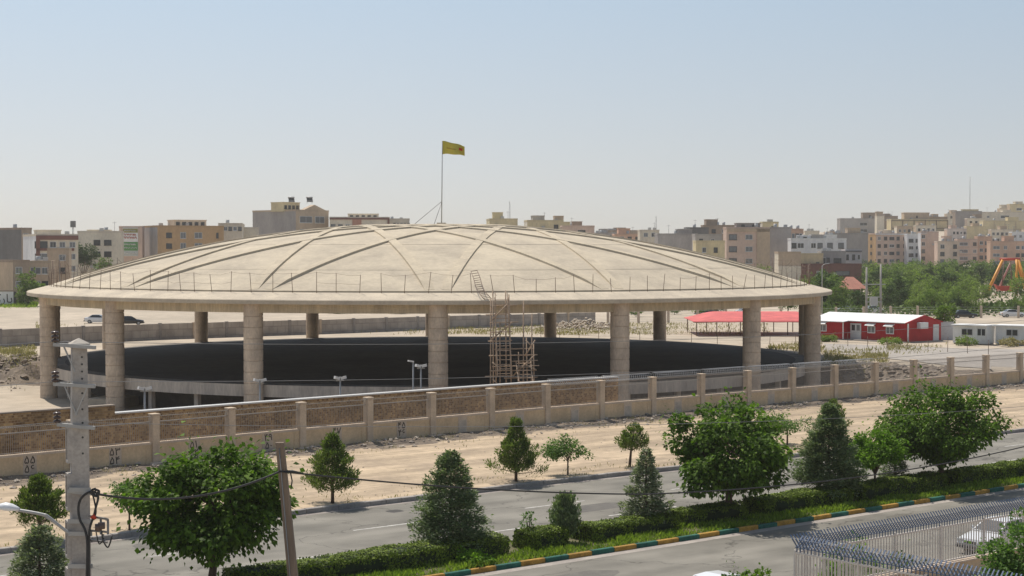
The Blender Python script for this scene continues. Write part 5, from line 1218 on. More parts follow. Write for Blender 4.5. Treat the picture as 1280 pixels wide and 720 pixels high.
p = on_t(710, VT + 0.2); broad_tree('light airy young tree with a bare stem on the verge right of the pointed pine', p, z_at(545, p.y) - 0.1, (1.6, 1.3, 0.72), 0.95, 5, 'acacia', 2600, 0.13, 34, 0.42, r0=0.055, nl=6, bark='paleb')
p = on_t(787, VT + 0.6); conifer('small pine with a leaning bare stem on the verge', p, z_at(533, p.y) - 0.1, 1.1, 6, n=3600, z0=1.0, lean=(0.35, 0.1), gaps=0.25)
p = on_t(985, VT + 2.0); broad_tree('pale feathery small tree on the verge behind the big dense roadside tree', p, z_at(516, p.y) - 0.1, (1.75, 1.5, 0.75), 1.3, 7, 'acacia', 2600, 0.13, 34, 0.42, r0=0.06, nl=6)
p = on_t(1043, VT + 0.5); conifer('thin pine top showing behind the broad blue-green cedar', p, z_at(503, p.y), 1.25, 8, n=3200, z0=0.8, gaps=0.2)
# the planted median
p = on_t(47, TM); conifer('grey-green feathery cedar at the bottom left beneath the street lamp', p, z_at(660, p.y) - 0.1, 1.55, 11, 'greycedar', 'cedar', 13000, 0.15, 'cedar_tree', needle=0.17, prof=lambda u: (1 - u) ** 0.62 * (0.8 + 0.2 * min(1, u / 0.2)))
p = on_t(262, TM); broad_tree('big round mulberry tree with forked trunk left of the wooden pole', p, z_at(566, p.y) - 0.1, (2.95, 2.7, 2.15), 1.1, 22, n=19000, leaf=0.22, nc=95, cr=0.68, r0=0.19, lean=(0.1, 0), droop=0.7, lobes=0.13, nl=9, hollow=0.42, cz=3.45)
p = on_t(563, TM + 0.6); conifer('full blue-green cedar rising from the hedge in the centre foreground', p, z_at(567, p.y) - 0.1, 1.72, 13, 'cedar', 'cedar', 19000, 0.35, 'cedar_tree', needle=0.17, prof=lambda u: (1 - u) ** 0.6 * (0.88 + 0.12 * min(1, u / 0.15)))
p = on_t(707, TM - 0.3); conifer('small dark upright cypress beside the clipped box hedge', p, z_at(625, p.y) - 0.1, 0.8, 14, 'cedar', 'cypress', 6500, 0.1, 'cypress_tree', needle=0.15, prof=lambda u: (1 - u) ** 0.45)
p = on_t(808, TM + 0.2); conifer('slender open grey-green cedar between two hedges', p, z_at(563, p.y) - 0.1, 1.35, 15, 'greycedar', 'cedar', 8000, 0.15, 'cedar_tree', needle=0.19, gaps=0.12, prof=lambda u: (1 - u) ** 0.95)
p = on_t(912, TM); broad_tree('big dense mulberry tree right of the slender cedar', p, z_at(521, p.y) - 0.1, (2.9, 2.7, 2.15), 1.5, 16, n=17500, leaf=0.22, nc=95, cr=0.70, hollow=0.48, r0=0.2, droop=0.7, nl=8, cz=3.15, lobes=0.36)
p = on_t(1037, TM + 0.2); conifer('broad blue-green cedar between the two biggest trees', p, z_at(507, p.y) - 0.1, 1.95, 17, 'cedar', 'cedar', 26000, 0.65, 'cedar_tree', needle=0.18, prof=lambda u: (1 - u) ** 0.72 * (0.9 + 0.1 * min(1, u / 0.15)))
p = on_t(1095, TM + 0.1); broad_tree('bright lime green ball-headed tree on a thin stem', p, z_at(538, p.y) - 0.1, (1.5, 1.4, 1.15), 1.2, 18, 'lime', 7000, 0.15, 60, 0.42, r0=0.075, droop=0.3, hollow=0.35, lobes=0.3)
p = on_t(1120, TM + 1.0); conifer('small dark conifer squeezed between the lime tree and the biggest tree', p, 2.6, 0.95, 19, 'cedar', 'cedar', 3200, 0.2, 'cedar_tree', needle=0.17)
p = on_t(1178, TM + 0.2); broad_tree('biggest spreading dark green tree near the right edge', p, z_at(491, p.y) - 0.1, (3.55, 3.1, 2.2), 1.0, 20, n=19000, leaf=0.2, nc=115, cr=0.70, hollow=0.48, r0=0.2, droop=0.6, nl=9, cz=3.2, lobes=0.27)
# hedges
def hedge(label, s0, s1, t0, t1, h, seed, n_per=520):
    a = st(s0, t0, 0.12); o = thing('hedge', label, 'hedge', a, ROAD_ANG, 'clipped hedges on the median')
    L_, W_ = s1 - s0, t1 - t0; rng = np.random.default_rng(seed)
    # core: uneven clipped box, foliage self-shadow put into its dark colour
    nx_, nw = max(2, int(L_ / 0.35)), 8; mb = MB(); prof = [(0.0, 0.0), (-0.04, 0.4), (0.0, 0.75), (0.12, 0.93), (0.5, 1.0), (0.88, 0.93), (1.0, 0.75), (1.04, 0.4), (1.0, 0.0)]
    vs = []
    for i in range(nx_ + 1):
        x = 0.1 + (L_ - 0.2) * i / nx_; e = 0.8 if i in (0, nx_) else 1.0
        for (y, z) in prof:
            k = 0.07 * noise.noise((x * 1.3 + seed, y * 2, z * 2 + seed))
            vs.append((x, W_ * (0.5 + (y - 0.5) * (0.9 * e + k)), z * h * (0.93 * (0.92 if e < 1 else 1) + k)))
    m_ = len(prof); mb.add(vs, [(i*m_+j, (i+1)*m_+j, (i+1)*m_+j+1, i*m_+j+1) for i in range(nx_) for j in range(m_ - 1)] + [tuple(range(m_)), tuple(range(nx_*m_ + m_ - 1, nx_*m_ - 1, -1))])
    core = mb.build('inner_core', M['hedgecore'], o)
    area = L_ * W_ + 2 * (L_ + W_) * h; n = int(area * n_per)
    face = rng.choice(5, n, p=np.array([L_*W_, L_*h, L_*h, W_*h, W_*h]) / area)
    u, v = rng.random(n), rng.random(n); P = np.zeros((n, 3)); Nn = np.zeros((n, 3))
    for f_ in range(5):
        k = face == f_
        if f_ == 0: P[k] = np.stack([u[k]*L_, v[k]*W_, np.full(k.sum(), h)], 1); Nn[k] = (0, 0, 1)
        elif f_ < 3: P[k] = np.stack([u[k]*L_, np.full(k.sum(), 0.0 if f_ == 1 else W_), v[k]*h], 1); Nn[k] = (0, -1 if f_ == 1 else 1, 0)
        else: P[k] = np.stack([np.full(k.sum(), 0.0 if f_ == 3 else L_), u[k]*W_, v[k]*h], 1); Nn[k] = (-1 if f_ == 3 else 1, 0, 0)
    c = np.array([L_/2, W_/2, h*0.4]); wob = np.array([noise.noise((p_[0]*1.1 + seed, p_[1]*1.5, p_[2]*1.5)) for p_ in P])
    edge = np.clip((np.abs(P[:, 1] - W_/2) / (W_/2)) , 0, 1) ** 4 * np.clip(P[:, 2] / h, 0, 1) ** 4
    P = P + Nn * (wob * 0.13 - rng.random(n) * 0.10 - edge * 0.10)[:, None]; P[:, 2] -= edge * 0.07
    tan_ = rng.normal(size=(n, 3)); tan_ -= Nn * (tan_ * Nn).sum(1, keepdims=True); D = nrm(tan_) + Nn * rng.uniform(-0.1, 0.5, (n, 1)); sz = 0.085 * rng.uniform(0.6, 1.5, n)
    link('leaves', quads_to_mesh('hedge_leaves', leaves(P, D, Nn + rng.normal(size=(n, 3)) * 0.35, sz, sz * 0.7, rng), M['hedge']), o)
    return o
hedge('long clipped hedge in front of the central blue-green cedar', s_for_px(300, 2.0), 3.6, 1.9, 3.6, 0.85, 1, 420)
hedge('small squarish hedge block beside the dark cypress', 4.9, 7.0, 1.8, 3.3, 0.85, 2)
hedge('clipped hedge between the cypress and the slender cedar', 8.4, 13.9, 1.7, 3.3, 0.76, 3)
hedge('hedge running from the slender cedar to the big dense tree', 14.6, 19.2, 2.2, 3.7, 0.74, 4)
hedge('hedge right of the big dense tree trunk with a bright clipped top', 20.1, 27.0, 1.9, 3.5, 0.86, 5)
hedge('shaded hedge under the blue-green cedar and the lime tree', 27.9, 35.2, 1.9, 3.5, 0.85, 6)
hedge('hedge below the biggest tree near the right edge', 36.3, 43.0, 1.9, 3.5, 0.82, 7)
hedge('last hedge on the median at the right edge', 43.9, 60, 1.9, 3.5, 0.85, 8, 330)
# grass on the median
rng = np.random.default_rng(77); n = 52000
s = rng.uniform(-16, 58, n); t = np.where(rng.random(n) < 0.72, rng.uniform(0.26, 2.2, n), rng.uniform(3.3, 4.45, n))
dens = np.array([noise.noise((a * 0.45, b * 0.9, 3)) for a, b in zip(s, t)]); keep = rng.random(n) < 0.72 + dens * 0.9; s, t = s[keep], t[keep]; n = len(s)
P = np.stack([M0[0] + s*DX - t*DY, M0[1] + s*DY + t*DX, np.full(n, 0.12)], 1)
hh = (0.13 + 0.16 * np.clip(dens[keep] + 0.3, 0, 1)) * rng.uniform(0.5, 1.5, n)
D = np.array([0, 0, 1.0]) + rng.normal(size=(n, 3)) * 0.38
g_ = link('median_grass', quads_to_mesh('median_grass', leaves(P, D, rng.normal(size=(n, 3)), hh, hh * 0.22 + 0.012, rng, 'needle'), M['grass']))
tag(g_, 'rough green grass growing along the median beside the hedges', 'grass', kind='stuff')
def weeds(name, label, pts, mat, hgt, seed, lab='weeds'):
    rng = np.random.default_rng(seed); P = np.array(pts); n = len(P); h_ = hgt * rng.uniform(0.4, 1.4, n)
    D = np.array([0, 0, 1.0]) + rng.normal(size=(n, 3)) * 0.5
    tag(link(name, quads_to_mesh(name, leaves(P, D, rng.normal(size=(n, 3)), h_, h_ * 0.16 + 0.01, rng, 'needle'), M[mat])), label, lab, kind='stuff')
rw = random.Random(31); pts = []
while len(pts) < 16000:
    px = rw.choice((rw.gauss(590, 50), rw.gauss(690, 45), rw.gauss(800, 60), rw.gauss(30, 25), rw.gauss(1080, 35), rw.gauss(1010, 60)))
    if px < 45 or 1030 < px < 1110: y = rw.gauss(441, 4) if px < 45 else rw.gauss(447, 5)
    elif px > 960: y = rw.gauss(436, 3)
    else: y = rw.uniform(405, 419)
    x, yy = ground_at(px, y, ZY)
    if (x - CX)**2 + (yy - CY)**2 < 41**2 or noise.noise((x*0.3, yy*0.3, 1)) < rw.uniform(-0.35, 0.35): continue
    pts.append((x, yy, ground_h(x, yy) - 0.02))
weeds('dry_grass', 'dry yellow grass patches in the yard around the dome', pts, 'drygrass', 0.42, 5, 'grass')
pts = []
for i in range(5000):
    x, yy = ground_at(rw.uniform(-20, 46), rw.gauss(382, 1.3), ZY); pts.append((x, yy, ground_h(x, yy)))
weeds('green_grass', 'strip of green grass before the graffiti wall at the far left', pts, 'grass', 0.7, 6, 'grass')
pts = []
while len(pts) < 2600:
    s_ = rw.uniform(-28, 70); t_ = t_far(s_) + 0.45 + abs(rw.gauss(0, 1.6)) if rw.random() < 0.5 else t_wall(s_) - abs(rw.gauss(0, 2.2)) - 0.3
    if noise.noise((s_ * 0.35, t_ * 0.6, 12)) < rw.uniform(0.0, 0.4): continue
    p = st(s_, t_); pts.append((p.x, p.y, verge_z(s_, t_) - 0.01))
weeds('verge_weeds', 'sparse dusty weeds along the edges of the dirt verge', pts, 'drygrass', 0.2, 9)
# leafy sapling and low shoots near the kerb break
def shrub(label, loc, h, rad, seed, mat='mulberry', n=1500, leaf=0.14, nc=22, cr=0.3, name='shrub', rz=0, group=None, inner_core=True):
    rng = np.random.default_rng(seed); q, cc = broad_crown(rng, (0, 0, h*0.55), (rad, rad, h*0.5), nc, n, leaf, cr, 0.2, 0.25, 0.1)
    tr = MB()
    for c in cc[:8]: tr.tube([(0, 0, -0.1), (c[0]*0.4, c[1]*0.4, c[2]*0.6), tuple(c)], [0.035, 0.025, 0.008], 5)
    t = thing(name, label, 'shrub', loc, rz, group); link('foliage', quads_to_mesh('foliage', q, M[mat]), t); tr.build('stems', M['bark'], t); return t
p = on_t(661, 3.1); shrub('tall wispy sapling at the left end of the small hedge block', p, 1.75, 0.28, 41, 'acacia', 260, 0.12, 12, 0.2)
p = on_t(590, 1.1); shrub('low leafy shoots in the grass by the painted kerb', p, 0.55, 0.8, 42, 'lime', 700, 0.13, 18, 0.25)
p = st(0.9, -14.2, 0.12); shrub('green bush on the near pavement left of the barred garden fence', p, 1.9, 0.95, 43, 'mulberry', 2600, 0.15, 36, 0.36)
p = st(6.6, -14.6, 0.12); shrub('yellow-green bush seen through the bars of the garden fence', p, 2.2, 1.1, 44, 'lime', 2600, 0.14, 36, 0.36)
p = st(10.2, -14.3, 0.12); shrub('second roadside bush behind the long run of barred fence', p, 1.5, 0.8, 46, 'mulberry', 1600, 0.14, 26, 0.32)
p = st(3.4, -12.9, 0.12); shrub('leafy twig tips beside the white car roof at the bottom edge', p, 1.5, 0.55, 47, 'mulberry', 700, 0.13, 18, 0.25)
# low plants along the cabins
for i, (px, py, h, r_, m_, lab) in enumerate(((1035, 427, 0.7, 1.5, 'park2', 'low bed of plants under the left window of the red cabin'), (1112, 430, 0.7, 1.7, 'park2', 'low bed of plants beside the red cabin door'), (1206, 432, 0.9, 1.3, 'park2', 'yellowish plants in front of the left white cabin'), (1262, 433, 0.8, 1.9, 'drygrass', 'dry plants in front of the right white cabin'))):
    g = gpt(px, py); shrub(lab, (g.x, g.y, ZY), h, r_, 60 + i, m_, 900, 0.2, 24, 0.3, name='plant_bed')
g = gpt(1188, 425); broad_tree('young green tree between the blank white partition and the white cabin', (g.x, g.y + 2.5, ZY), 4.3, (1.25, 1.2, 1.2), 2.0, 70, 'park1', 1600, 0.28, 26, 0.5, r0=0.08, name='park_tree')
g = gpt(105, 368); broad_tree('dark round tree standing before the red-banded building at the left', (g.x, g.y, ZY), z_at(303, g.y) - ZY, (3.6, 3.2, 3.3), 4.5, 71, 'park3', 3600, 0.42, 60, 0.95, r0=0.2, name='town_tree')
g = gpt(127, 372); broad_tree('smaller pale tree at the right of the dark round tree', (g.x, g.y + 3, ZY), z_at(323, g.y) - ZY, (2.0, 2.0, 2.2), 3.0, 72, 'park1', 1400, 0.4, 28, 0.8, r0=0.14, name='town_tree')
g = gpt(35, 383); shrub('overgrown green bush right of the graffiti wall', (g.x, g.y, ZY), 6.6, 2.6, 73, 'park1', 2200, 0.45, 40, 0.9)
# park: five kinds of tree, copied one by one
PARK = 'trees in the park beyond the yard'
protos = []
for i, (h, rad, tr_, m_, n_, lab) in enumerate(((8.0, (4.1, 3.9, 3.5), 2.0, 'park1', 1900, 'mid green rounded tree among the crowd of park trees'), (7.2, (3.8, 3.6, 3.2), 1.6, 'park2', 1700, 'pale green leafy tree among the crowd of park trees'), (8.0, (3.0, 3.0, 3.8), 1.4, 'park3', 1800, 'dark green narrow-headed tree among the crowd of park trees'), (6.2, (4.4, 4.1, 2.8), 1.4, 'park2', 1700, 'low spreading pale tree among the crowd of park trees'), (9.2, (3.6, 3.4, 4.2), 2.0, 'park1', 1900, 'taller mid green tree among the crowd of park trees'))):
    protos.append(broad_tree(lab, (0, 0, 0), h, rad, tr_, 80 + i, m_, n_, 0.5, 44, 1.05, r0=0.2, name='park_tree', group=PARK, nl=5, lobes=0.3))
rp = random.Random(9); used = set(); k = 0
rows = [(344, 0, 0), (349, 0, 0), (355, 0, 0), (361, 0, 0), (367, 0, 0), (373, 0, 0), (379, 0, 0), (384, 0, 0), (388, 0, 0), (392.5, 0, 0)]
spots = []
for (pyb, _, _) in rows:
    Yb = ground_at(1100, pyb, ZY)[1]; step = 8.6 / Yb * F * 0.40; x = 1024 + rp.uniform(0, step)
    while x < 1312:
        spots.append((x + rp.gauss(0, step * 0.2), pyb + rp.uniform(-2.5, 2.5))); x += step * rp.uniform(0.85, 1.25)
for (px, py) in spots:
    if py > 376 and (1080 < px < 1104 or rp.random() < 0.08): continue
    if py > 390 and px < 1150 and rp.random() < 0.6: continue
    g = gpt(px, py)
    if 1224 < px < 1280 and 366 < py < 384: continue
    if 1045 < px < 1082 and 360 < py < 381: continue
    i = rp.choice((0, 0, 1, 1, 2, 2, 3, 4)); sc_ = rp.uniform(0.8, 1.2) * (0.48 if py > 386 else 0.66 if py > 377 else 0.78 if py > 368 else 0.85)
    if 1226 < px < 1292 and py >= 379: sc_ *= 0.5
    if 1045 < px < 1082 and py >= 381: sc_ *= 0.55
    if i not in used: o = protos[i]; used.add(i); o.location = (g.x, g.y, ZY); o.rotation_euler.z = rp.uniform(0, 6.28); o.scale = (sc_,) * 3
    else: copy_tree(protos[i], (g.x, g.y, ZY), rp.uniform(0, 6.28), sc=(sc_ * rp.uniform(0.9, 1.15), sc_ * rp.uniform(0.9, 1.15), sc_))
for i in range(5):
    if i not in used: g = gpt(1040 + 30 * i, 385); protos[i].location = (g.x, g.y, ZY)
for (px, py, sc_, i) in ((938, 392, 0.5, 1), (985, 391, 0.5, 0), (895, 394, 0.45, 2), (872, 396, 0.5, 1), (843, 393, 0.3, 3), (795, 396, 0.3, 3), (955, 364, 0.9, 1), (968, 360, 0.7, 0), (1032, 388, 0.85, 2), (1044, 389, 0.55, 4), (1038, 380, 0.9, 2), (1024, 383, 0.85, 0), (1072, 388, 0.5, 2), (1013, 386, 0.75, 1)):
    g = gpt(px, py); copy_tree(protos[i], (g.x, g.y, ZY), rp.uniform(0, 6.28), sc=(sc_,) * 3, label='green tree showing beyond the yard between the dome columns' if px < 1000 else None)
rng = np.random.default_rng(404); n = 19000; P = []
while len(P) < n:
    px, py = rng.uniform(1024, 1318), rng.uniform(341, 396.5)
    if 1224 < px < 1280 and 364 < py < 384 and rng.random() < 0.7: continue
    x, y = ground_at(px, py, ZY); hgt = 1.0 + 1.2 * noise.noise((x * 0.12, y * 0.12, 2.5))
    if hgt < rng.uniform(0.6, 1.9) or (py > 393 and rng.random() < 0.4): continue
    P.append((x, y, ZY + rng.random() * max(0.3, hgt)))
P = np.array(P); D = rng.normal(size=(n, 3)) + np.array([0, 0, 0.6]); sz = 0.75 * rng.uniform(0.5, 1.3, n)
tag(link('park_undergrowth', quads_to_mesh('park_undergrowth', leaves(P, D, rng.normal(size=(n, 3)) * 0.6 + np.array([0, 0, 1.0]), sz, sz * 0.7, rng), M['undergrowth'])), 'low green undergrowth filling the gaps between the park trees', 'undergrowth', kind='stuff')
for (px, py, lab) in ((425, 392, 'left'), (462, 391, 'middle'), (500, 392, 'right')):
    g = gpt(px, py); shrub('low dark bush beyond the yard wall under the dome eave, %s of three' % lab, (g.x, g.y, ZY), 1.3, 2.2, 90 + px, 'park1', 500, 0.4, 16, 0.6)
#@@FORE
# ------------------------------------------------------------------ near poles and cables
pp = Vector((x_at(98, 42), 42.0, 0.12)); PZ = lambda py: z_at(py, 42.0) - 0.12
pole = thing('power_pole', 'tall concrete power pole with steel crossarms and hanging cables at the left', 'power pole', pp, R(24))
Ht = PZ(434); mb = MB()
def taper(z, a, b): return a + (b - a) * z / Ht
# H-section: two flanges joined by webs, so the recesses show down the narrow side
w0, w1, d0, d1 = 0.30, 0.185, 0.24, 0.145          # half widths, base to top
mb.add([(sx*w0, sy*d0, -0.3) for sx, sy in ((-1,-1),(1,-1),(1,1),(-1,1))] + [(sx*w1, sy*d1, Ht) for sx, sy in ((-1,-1),(1,-1),(1,1),(-1,1))], [(0,1,5,4),(1,2,6,5),(2,3,7,6),(3,0,4,7),(4,5,6,7),(3,2,1,0)])
for sgn in (-1,):
    z = 0.3
    while z < Ht * 0.62:
        x = sgn * taper(z + 0.5, w0, w1)
        z += 1.25
mb.build('shaft', M['poleconc'], pole)
MB().add([(sx*0.25, sy*0.21, Ht + 0.002) for sx, sy in ((-1,-1),(1,-1),(1,1),(-1,1))] + [(sx*0.25, sy*0.21, Ht + 0.1) for sx, sy in ((-1,-1),(1,-1),(1,1),(-1,1))] + [(0, 0, Ht + 0.24)], [(3,2,1,0),(0,1,5,4),(1,2,6,5),(2,3,7,6),(3,0,4,7),(4,5,8),(5,6,8),(6,7,8),(7,4,8)]).build('cap', surf('pole_cap', (0.52,0.47,0.40), 0.9, 0.15), pole)
# recessed ladder of panels and bolt holes
rec = plain('recess_shadowed_concrete', (0.27,0.25,0.23), 0.95)
z = 0.6
while z < PZ(558):
    zz1 = z + 0.95
    a, b = -taper(z, w0, w1) - 0.0, -taper(zz1, w0, w1)
    fr_ = MB()
    for (y0, y1, za, zb_) in ((-0.17, -0.12, z, zz1), (0.12, 0.17, z, zz1), (-0.12, 0.12, z, z + 0.07), (-0.12, 0.12, zz1 - 0.07, zz1)):
        fr_.box(-taper(za, w0, w1) - 0.11, y0, za, -taper(za, w0, w1) + 0.03, y1, zb_)
    fr_.build('panel_frame', M['poleconc'], pole); z += 1.22
hm = MB()
for py in (446, 455, 464, 473, 482, 491, 500, 511, 528, 546, 566): 
    z = PZ(py); hm.tube([(taper(z, w0, w1)*0.25, -taper(z, d0, d1) - 0.006, z), (taper(z, w0, w1)*0.25, -taper(z, d0, d1) + 0.02, z)], 0.028, 8, smooth=False)
hm.build('bolt_holes', M['darkmetal'], pole)
iR = pole.matrix_world
def pl(px, py, dy=-0.25):
    """photo point at the pole's distance -> pole-local coordinates"""
    v = Vector((x_at(px, 42 + dy) - pp.x, dy, z_at(py, 42 + dy) - 0.12)); a = -R(24)
    return Vector((v.x * math.cos(a) - v.y * math.sin(a), v.x * math.sin(a) + v.y * math.cos(a), v.z))
for (xa, ya, xb, yb) in ((66, 430.5, 119, 434.5), (66, 480, 118, 483), (70, 530.5, 117, 535)):
    MB().obox(pl(xa, ya), pl(xb, yb), 0.10, 0.09).build('crossarm', M['galv'], pole)
for (xa, ya, xb, yb) in ((79, 433, 93, 465), (80, 483, 95, 519), (108, 485, 93, 519)): MB().obox(pl(xa, ya, -0.27), pl(xb, yb, -0.3), 0.045, 0.03).build('brace', M['galv'], pole)
for (x, y) in ((68, 430), (68, 480), (70, 531)):
    im = MB(); b = pl(x, y); im.tube([b + Vector((0, 0, 0.02)), b + Vector((0, 0, 0.36))], 0.025, 6)
    for i in range(3): im.tube([b + Vector((0, 0, 0.06 + i*0.1)), b + Vector((0, 0, 0.10 + i*0.1)), b + Vector((0, 0, 0.13 + i*0.1))], [0.09, 0.105, 0.06], 10)
    im.build('insulator', M['porcelain'], pole)
for (ya, w_) in ((612, 27), (651.5, 30), (667, 30), (707.5, 31)): 
    c = pl(98, ya, -0.36); MB().obox(pl(98 - w_/2, ya, -0.36), pl(98 + w_/2, ya + 0.3, -0.36), 0.05, 0.11).build('band', M['galv'], pole)
MB().obox(pl(83, 613.5), pl(118, 617, -0.4), 0.09, 0.10).build('crossarm', M['galv'], pole)
# service bracket and cable loops
br = MB()
for (xa, ya, xb, yb) in ((109, 645, 133, 649), (109, 663, 133, 665), (133, 649, 133, 668), (124, 648, 124, 668), (109, 675, 132, 678), (127, 668, 127, 676)): br.obox(pl(xa, ya, -0.4), pl(xb, yb, -0.5), 0.05, 0.05)
br.build('service_bracket', M['steel'], pole)
for (x, y) in ((121, 659), (125, 657)): MB().tube([pl(x, y - 4, -0.5), pl(x, y + 4, -0.5)], 0.09, 8).build('insulator', M['porcelain'], pole)
def smooth_path(pts, n=8):
    out = []; P = [pts[0]] + list(pts) + [pts[-1]]
    for i in range(1, len(P) - 2):
        for k in range(n):
            u = k / n; a, b, c, d = P[i-1], P[i], P[i+1], P[i+2]
            out.append(0.5 * ((2*b) + (c - a)*u + (2*a - 5*b + 4*c - d)*u*u + (3*b - a - 3*c + d)*u**3))
    return out + [P[-2]]
cbl = MB()
for path, r_ in (([(118, 615), (108, 616), (99, 624), (96, 636), (98, 650), (104, 662), (107, 680), (106, 722)], 0.032), ([(119, 615), (121, 622), (118, 634), (115, 646), (110, 662), (109, 690), (109, 722)], 0.03), ([(113, 615), (116, 626), (118, 640), (115, 650)], 0.022), ([(117, 612), (122, 614), (120, 620), (114, 618), (113, 613), (118, 611)], 0.035), ([(125, 664), (127, 676), (133, 684), (138, 670)], 0.02), ([(118, 665), (122, 680), (128, 672)], 0.016)):
    cbl.tube(smooth_path([pl(x, y, -0.5) for x, y in path]), r_, 6)
cbl.build('drop_cables', M['wire'], pole)
MB().tube([pl(113, 647, -0.5), pl(115, 644, -0.55), pl(117, 648, -0.5)], 0.05, 6).build('red_tape', M['redpaint'], pole)
# street lamp on a bent arm, clamped to the pole
la = thing('street_lamp', 'white cobra-head street lamp on a bent steel arm at the bottom left', 'street lamp', pp, 0)
def lp(px, py, dy=-0.35): return Vector((x_at(px, 42 + dy) - pp.x, dy, z_at(py, 42 + dy) - 0.12))
MB().tube(smooth_path([lp(88, 668), lp(79, 662.5), lp(58, 646), lp(52, 643.5), lp(38, 640.5), lp(16, 637)]), 0.042, 8).build('arm', M['galv'], la)
MB().tube([lp(82, 666), lp(60, 650), lp(52, 645)], 0.016, 5).build('stay', M['galv'], la)
hd = MB(); a, b = lp(22, 637), lp(-3, 634); d = (b - a).normalized(); S_ = Vector((0, 1, 0)); U_ = d.cross(S_); U_ = U_ if U_.z > 0 else -U_
prof = [(0, .05, .05), (.08, .09, .08), (.25, .15, .13), (.45, .17, .15), (.62, .13, .10), (.72, .04, .03)]
vs = []
for (l, w_, h_) in prof:
    for j in range(12):
        an = 2*math.pi*j/12; z = math.sin(an) * h_; z = z if z > 0 else z * 0.45
        vs.append(a + d*l*0.8 + S_ * math.cos(an) * w_ + U_ * z)
hd.add(vs, [(i*12+j, i*12+(j+1) % 12, (i+1)*12+(j+1) % 12, (i+1)*12+j) for i in range(len(prof)-1) for j in range(12)] + [tuple(range(12)), tuple(range(len(vs)-1, len(vs)-13, -1))], smooth=True)
hd.build('lamp_head', M['lampwhite'], la)
# leaning telephone pole
tp = Vector((x_at(356.5, 47), 47.0, 0.12)); t = thing('telephone_pole', 'weathered grey-brown telephone pole leaning slightly beside the big round tree', 'telephone pole', tp)
zt = z_at(553, 47) - 0.12; dx = x_at(349.5, 47) - x_at(362, 47)
tm = MB(); hgt = z_at(553, 47) - 0.12; px_b = x_at(366, 47) - tp.x; px_t = x_at(349, 47) - tp.x
full = lambda z: px_t + (px_b + 0.6 - px_t) * (1 - z / hgt) * 0.75
tm.add([(full(z) + sx*w_, sy*w_*0.9, z) for z, w_ in ((-0.3, 0.165), (hgt, 0.115)) for sx, sy in ((-1,-1),(1,-1),(1,1),(-1,1))], [(0,1,5,4),(1,2,6,5),(2,3,7,6),(3,0,4,7),(4,5,6,7),(3,2,1,0)])
tm.build('shaft', M['polewood'], t)
zz = z_at(589, 47) - 0.12
MB().tube([(full(zz) + 0.1, -0.16, zz), (full(zz) + 0.3, -0.2, zz + 0.02), (full(zz) + 0.62, -0.2, zz - 0.05)], [0.04, 0.05, 0.03], 6).tube([(full(zz) + 0.25, -0.2, zz), (full(zz) + 0.3, -0.2, zz - 0.25), (full(zz) + 0.26, -0.18, zz - 0.5)], 0.02, 5).build('cable_clamp', M['wire'], t)
MB().tube([(full(hgt - 0.02), -0.13, hgt * 0.98), (full(1.0) - 0.1, -0.17, 1.0)], 0.014, 4).build('ground_wire', M['alwire'], t)
def cable(label, a, b, sag, r_, mat='wire', n=40, grp=None, name='overhead_cable'):
    a, b = Vector(a), Vector(b); pts = [a.lerp(b, i / n) - Vector((0, 0, 4 * sag * (i / n) * (1 - i / n))) for i in range(n + 1)]
    return tag(MB().tube(pts, r_, 5).build(name, M[mat]), label, 'cable', grp)
# bundled cable: power pole -> telephone pole -> beyond the right edge
kA = Vector((pp.x, 42 - 0.5, z_at(616, 41.5))); kB = Vector((tp.x + full(zz) - 0.05, 46.8, z_at(588, 47)))
cable('thick black cable from the concrete pole across the big tree to the telephone pole', kA + Vector((0.4, 0, 0)), kB, 0.42, 0.032)
ax = Vector((DX, DY, 0)); E_ = kB + ax * 56; E_.z = 7.5
def catz(tt): return 4.72 + 0.00295 * (tt - 26.2) ** 2
pts = [kB + ax * tt for tt in [i * 0.8 for i in range(71)]]
z0 = kB.z - catz(0)
for i, q in enumerate(pts): q.z = catz(i * 0.8) + z0 * max(0, 1 - i / 18)
tag(MB().tube(pts, 0.026, 5).build('overhead_cable', M['wire']), 'thick black cable sagging from the telephone pole past the trees to the right edge', 'cable')
# thin line wires strung along the street on the pole's insulators
wd = Vector((DX, DY, 0)).normalized()
for (x, y, pe, lab) in ((68, 427, (1290, 392), 'thin bare wire crossing the upper part of the dome columns'), (68, 477, (1290, 424), 'thin bare wire crossing the dark floor of the hall'), (70, 527.5, (1290, 500), 'lowest thin bare wire in front of the brick wall')):
    a = Vector((x_at(x, 41.7), 41.7, z_at(y, 41.7))); Yb = 41.7 + 62 * wd.y
    k_ = (1290 - 640) / F; tt = (k_ * a.y - a.x) / (wd.x - k_ * wd.y); b = a + wd * tt; b.z = z_at(pe[1], b.y)
    cable(lab, a, a + (b - a) * 1.15, 0.55, 0.008, 'alwire', 50, 'line wires on the concrete pole')
    lab2 = {427: 'topmost thin bare wire running left from the concrete pole', 477: 'middle thin bare wire running left from the concrete pole', 527.5: 'lowest thin bare wire running left from the concrete pole'}[y]
    c = a - wd * 30; c.z = a.z + 0.4
    cable(lab2, a, c, 0.3, 0.008, 'alwire', 20, 'line wires left of the concrete pole')

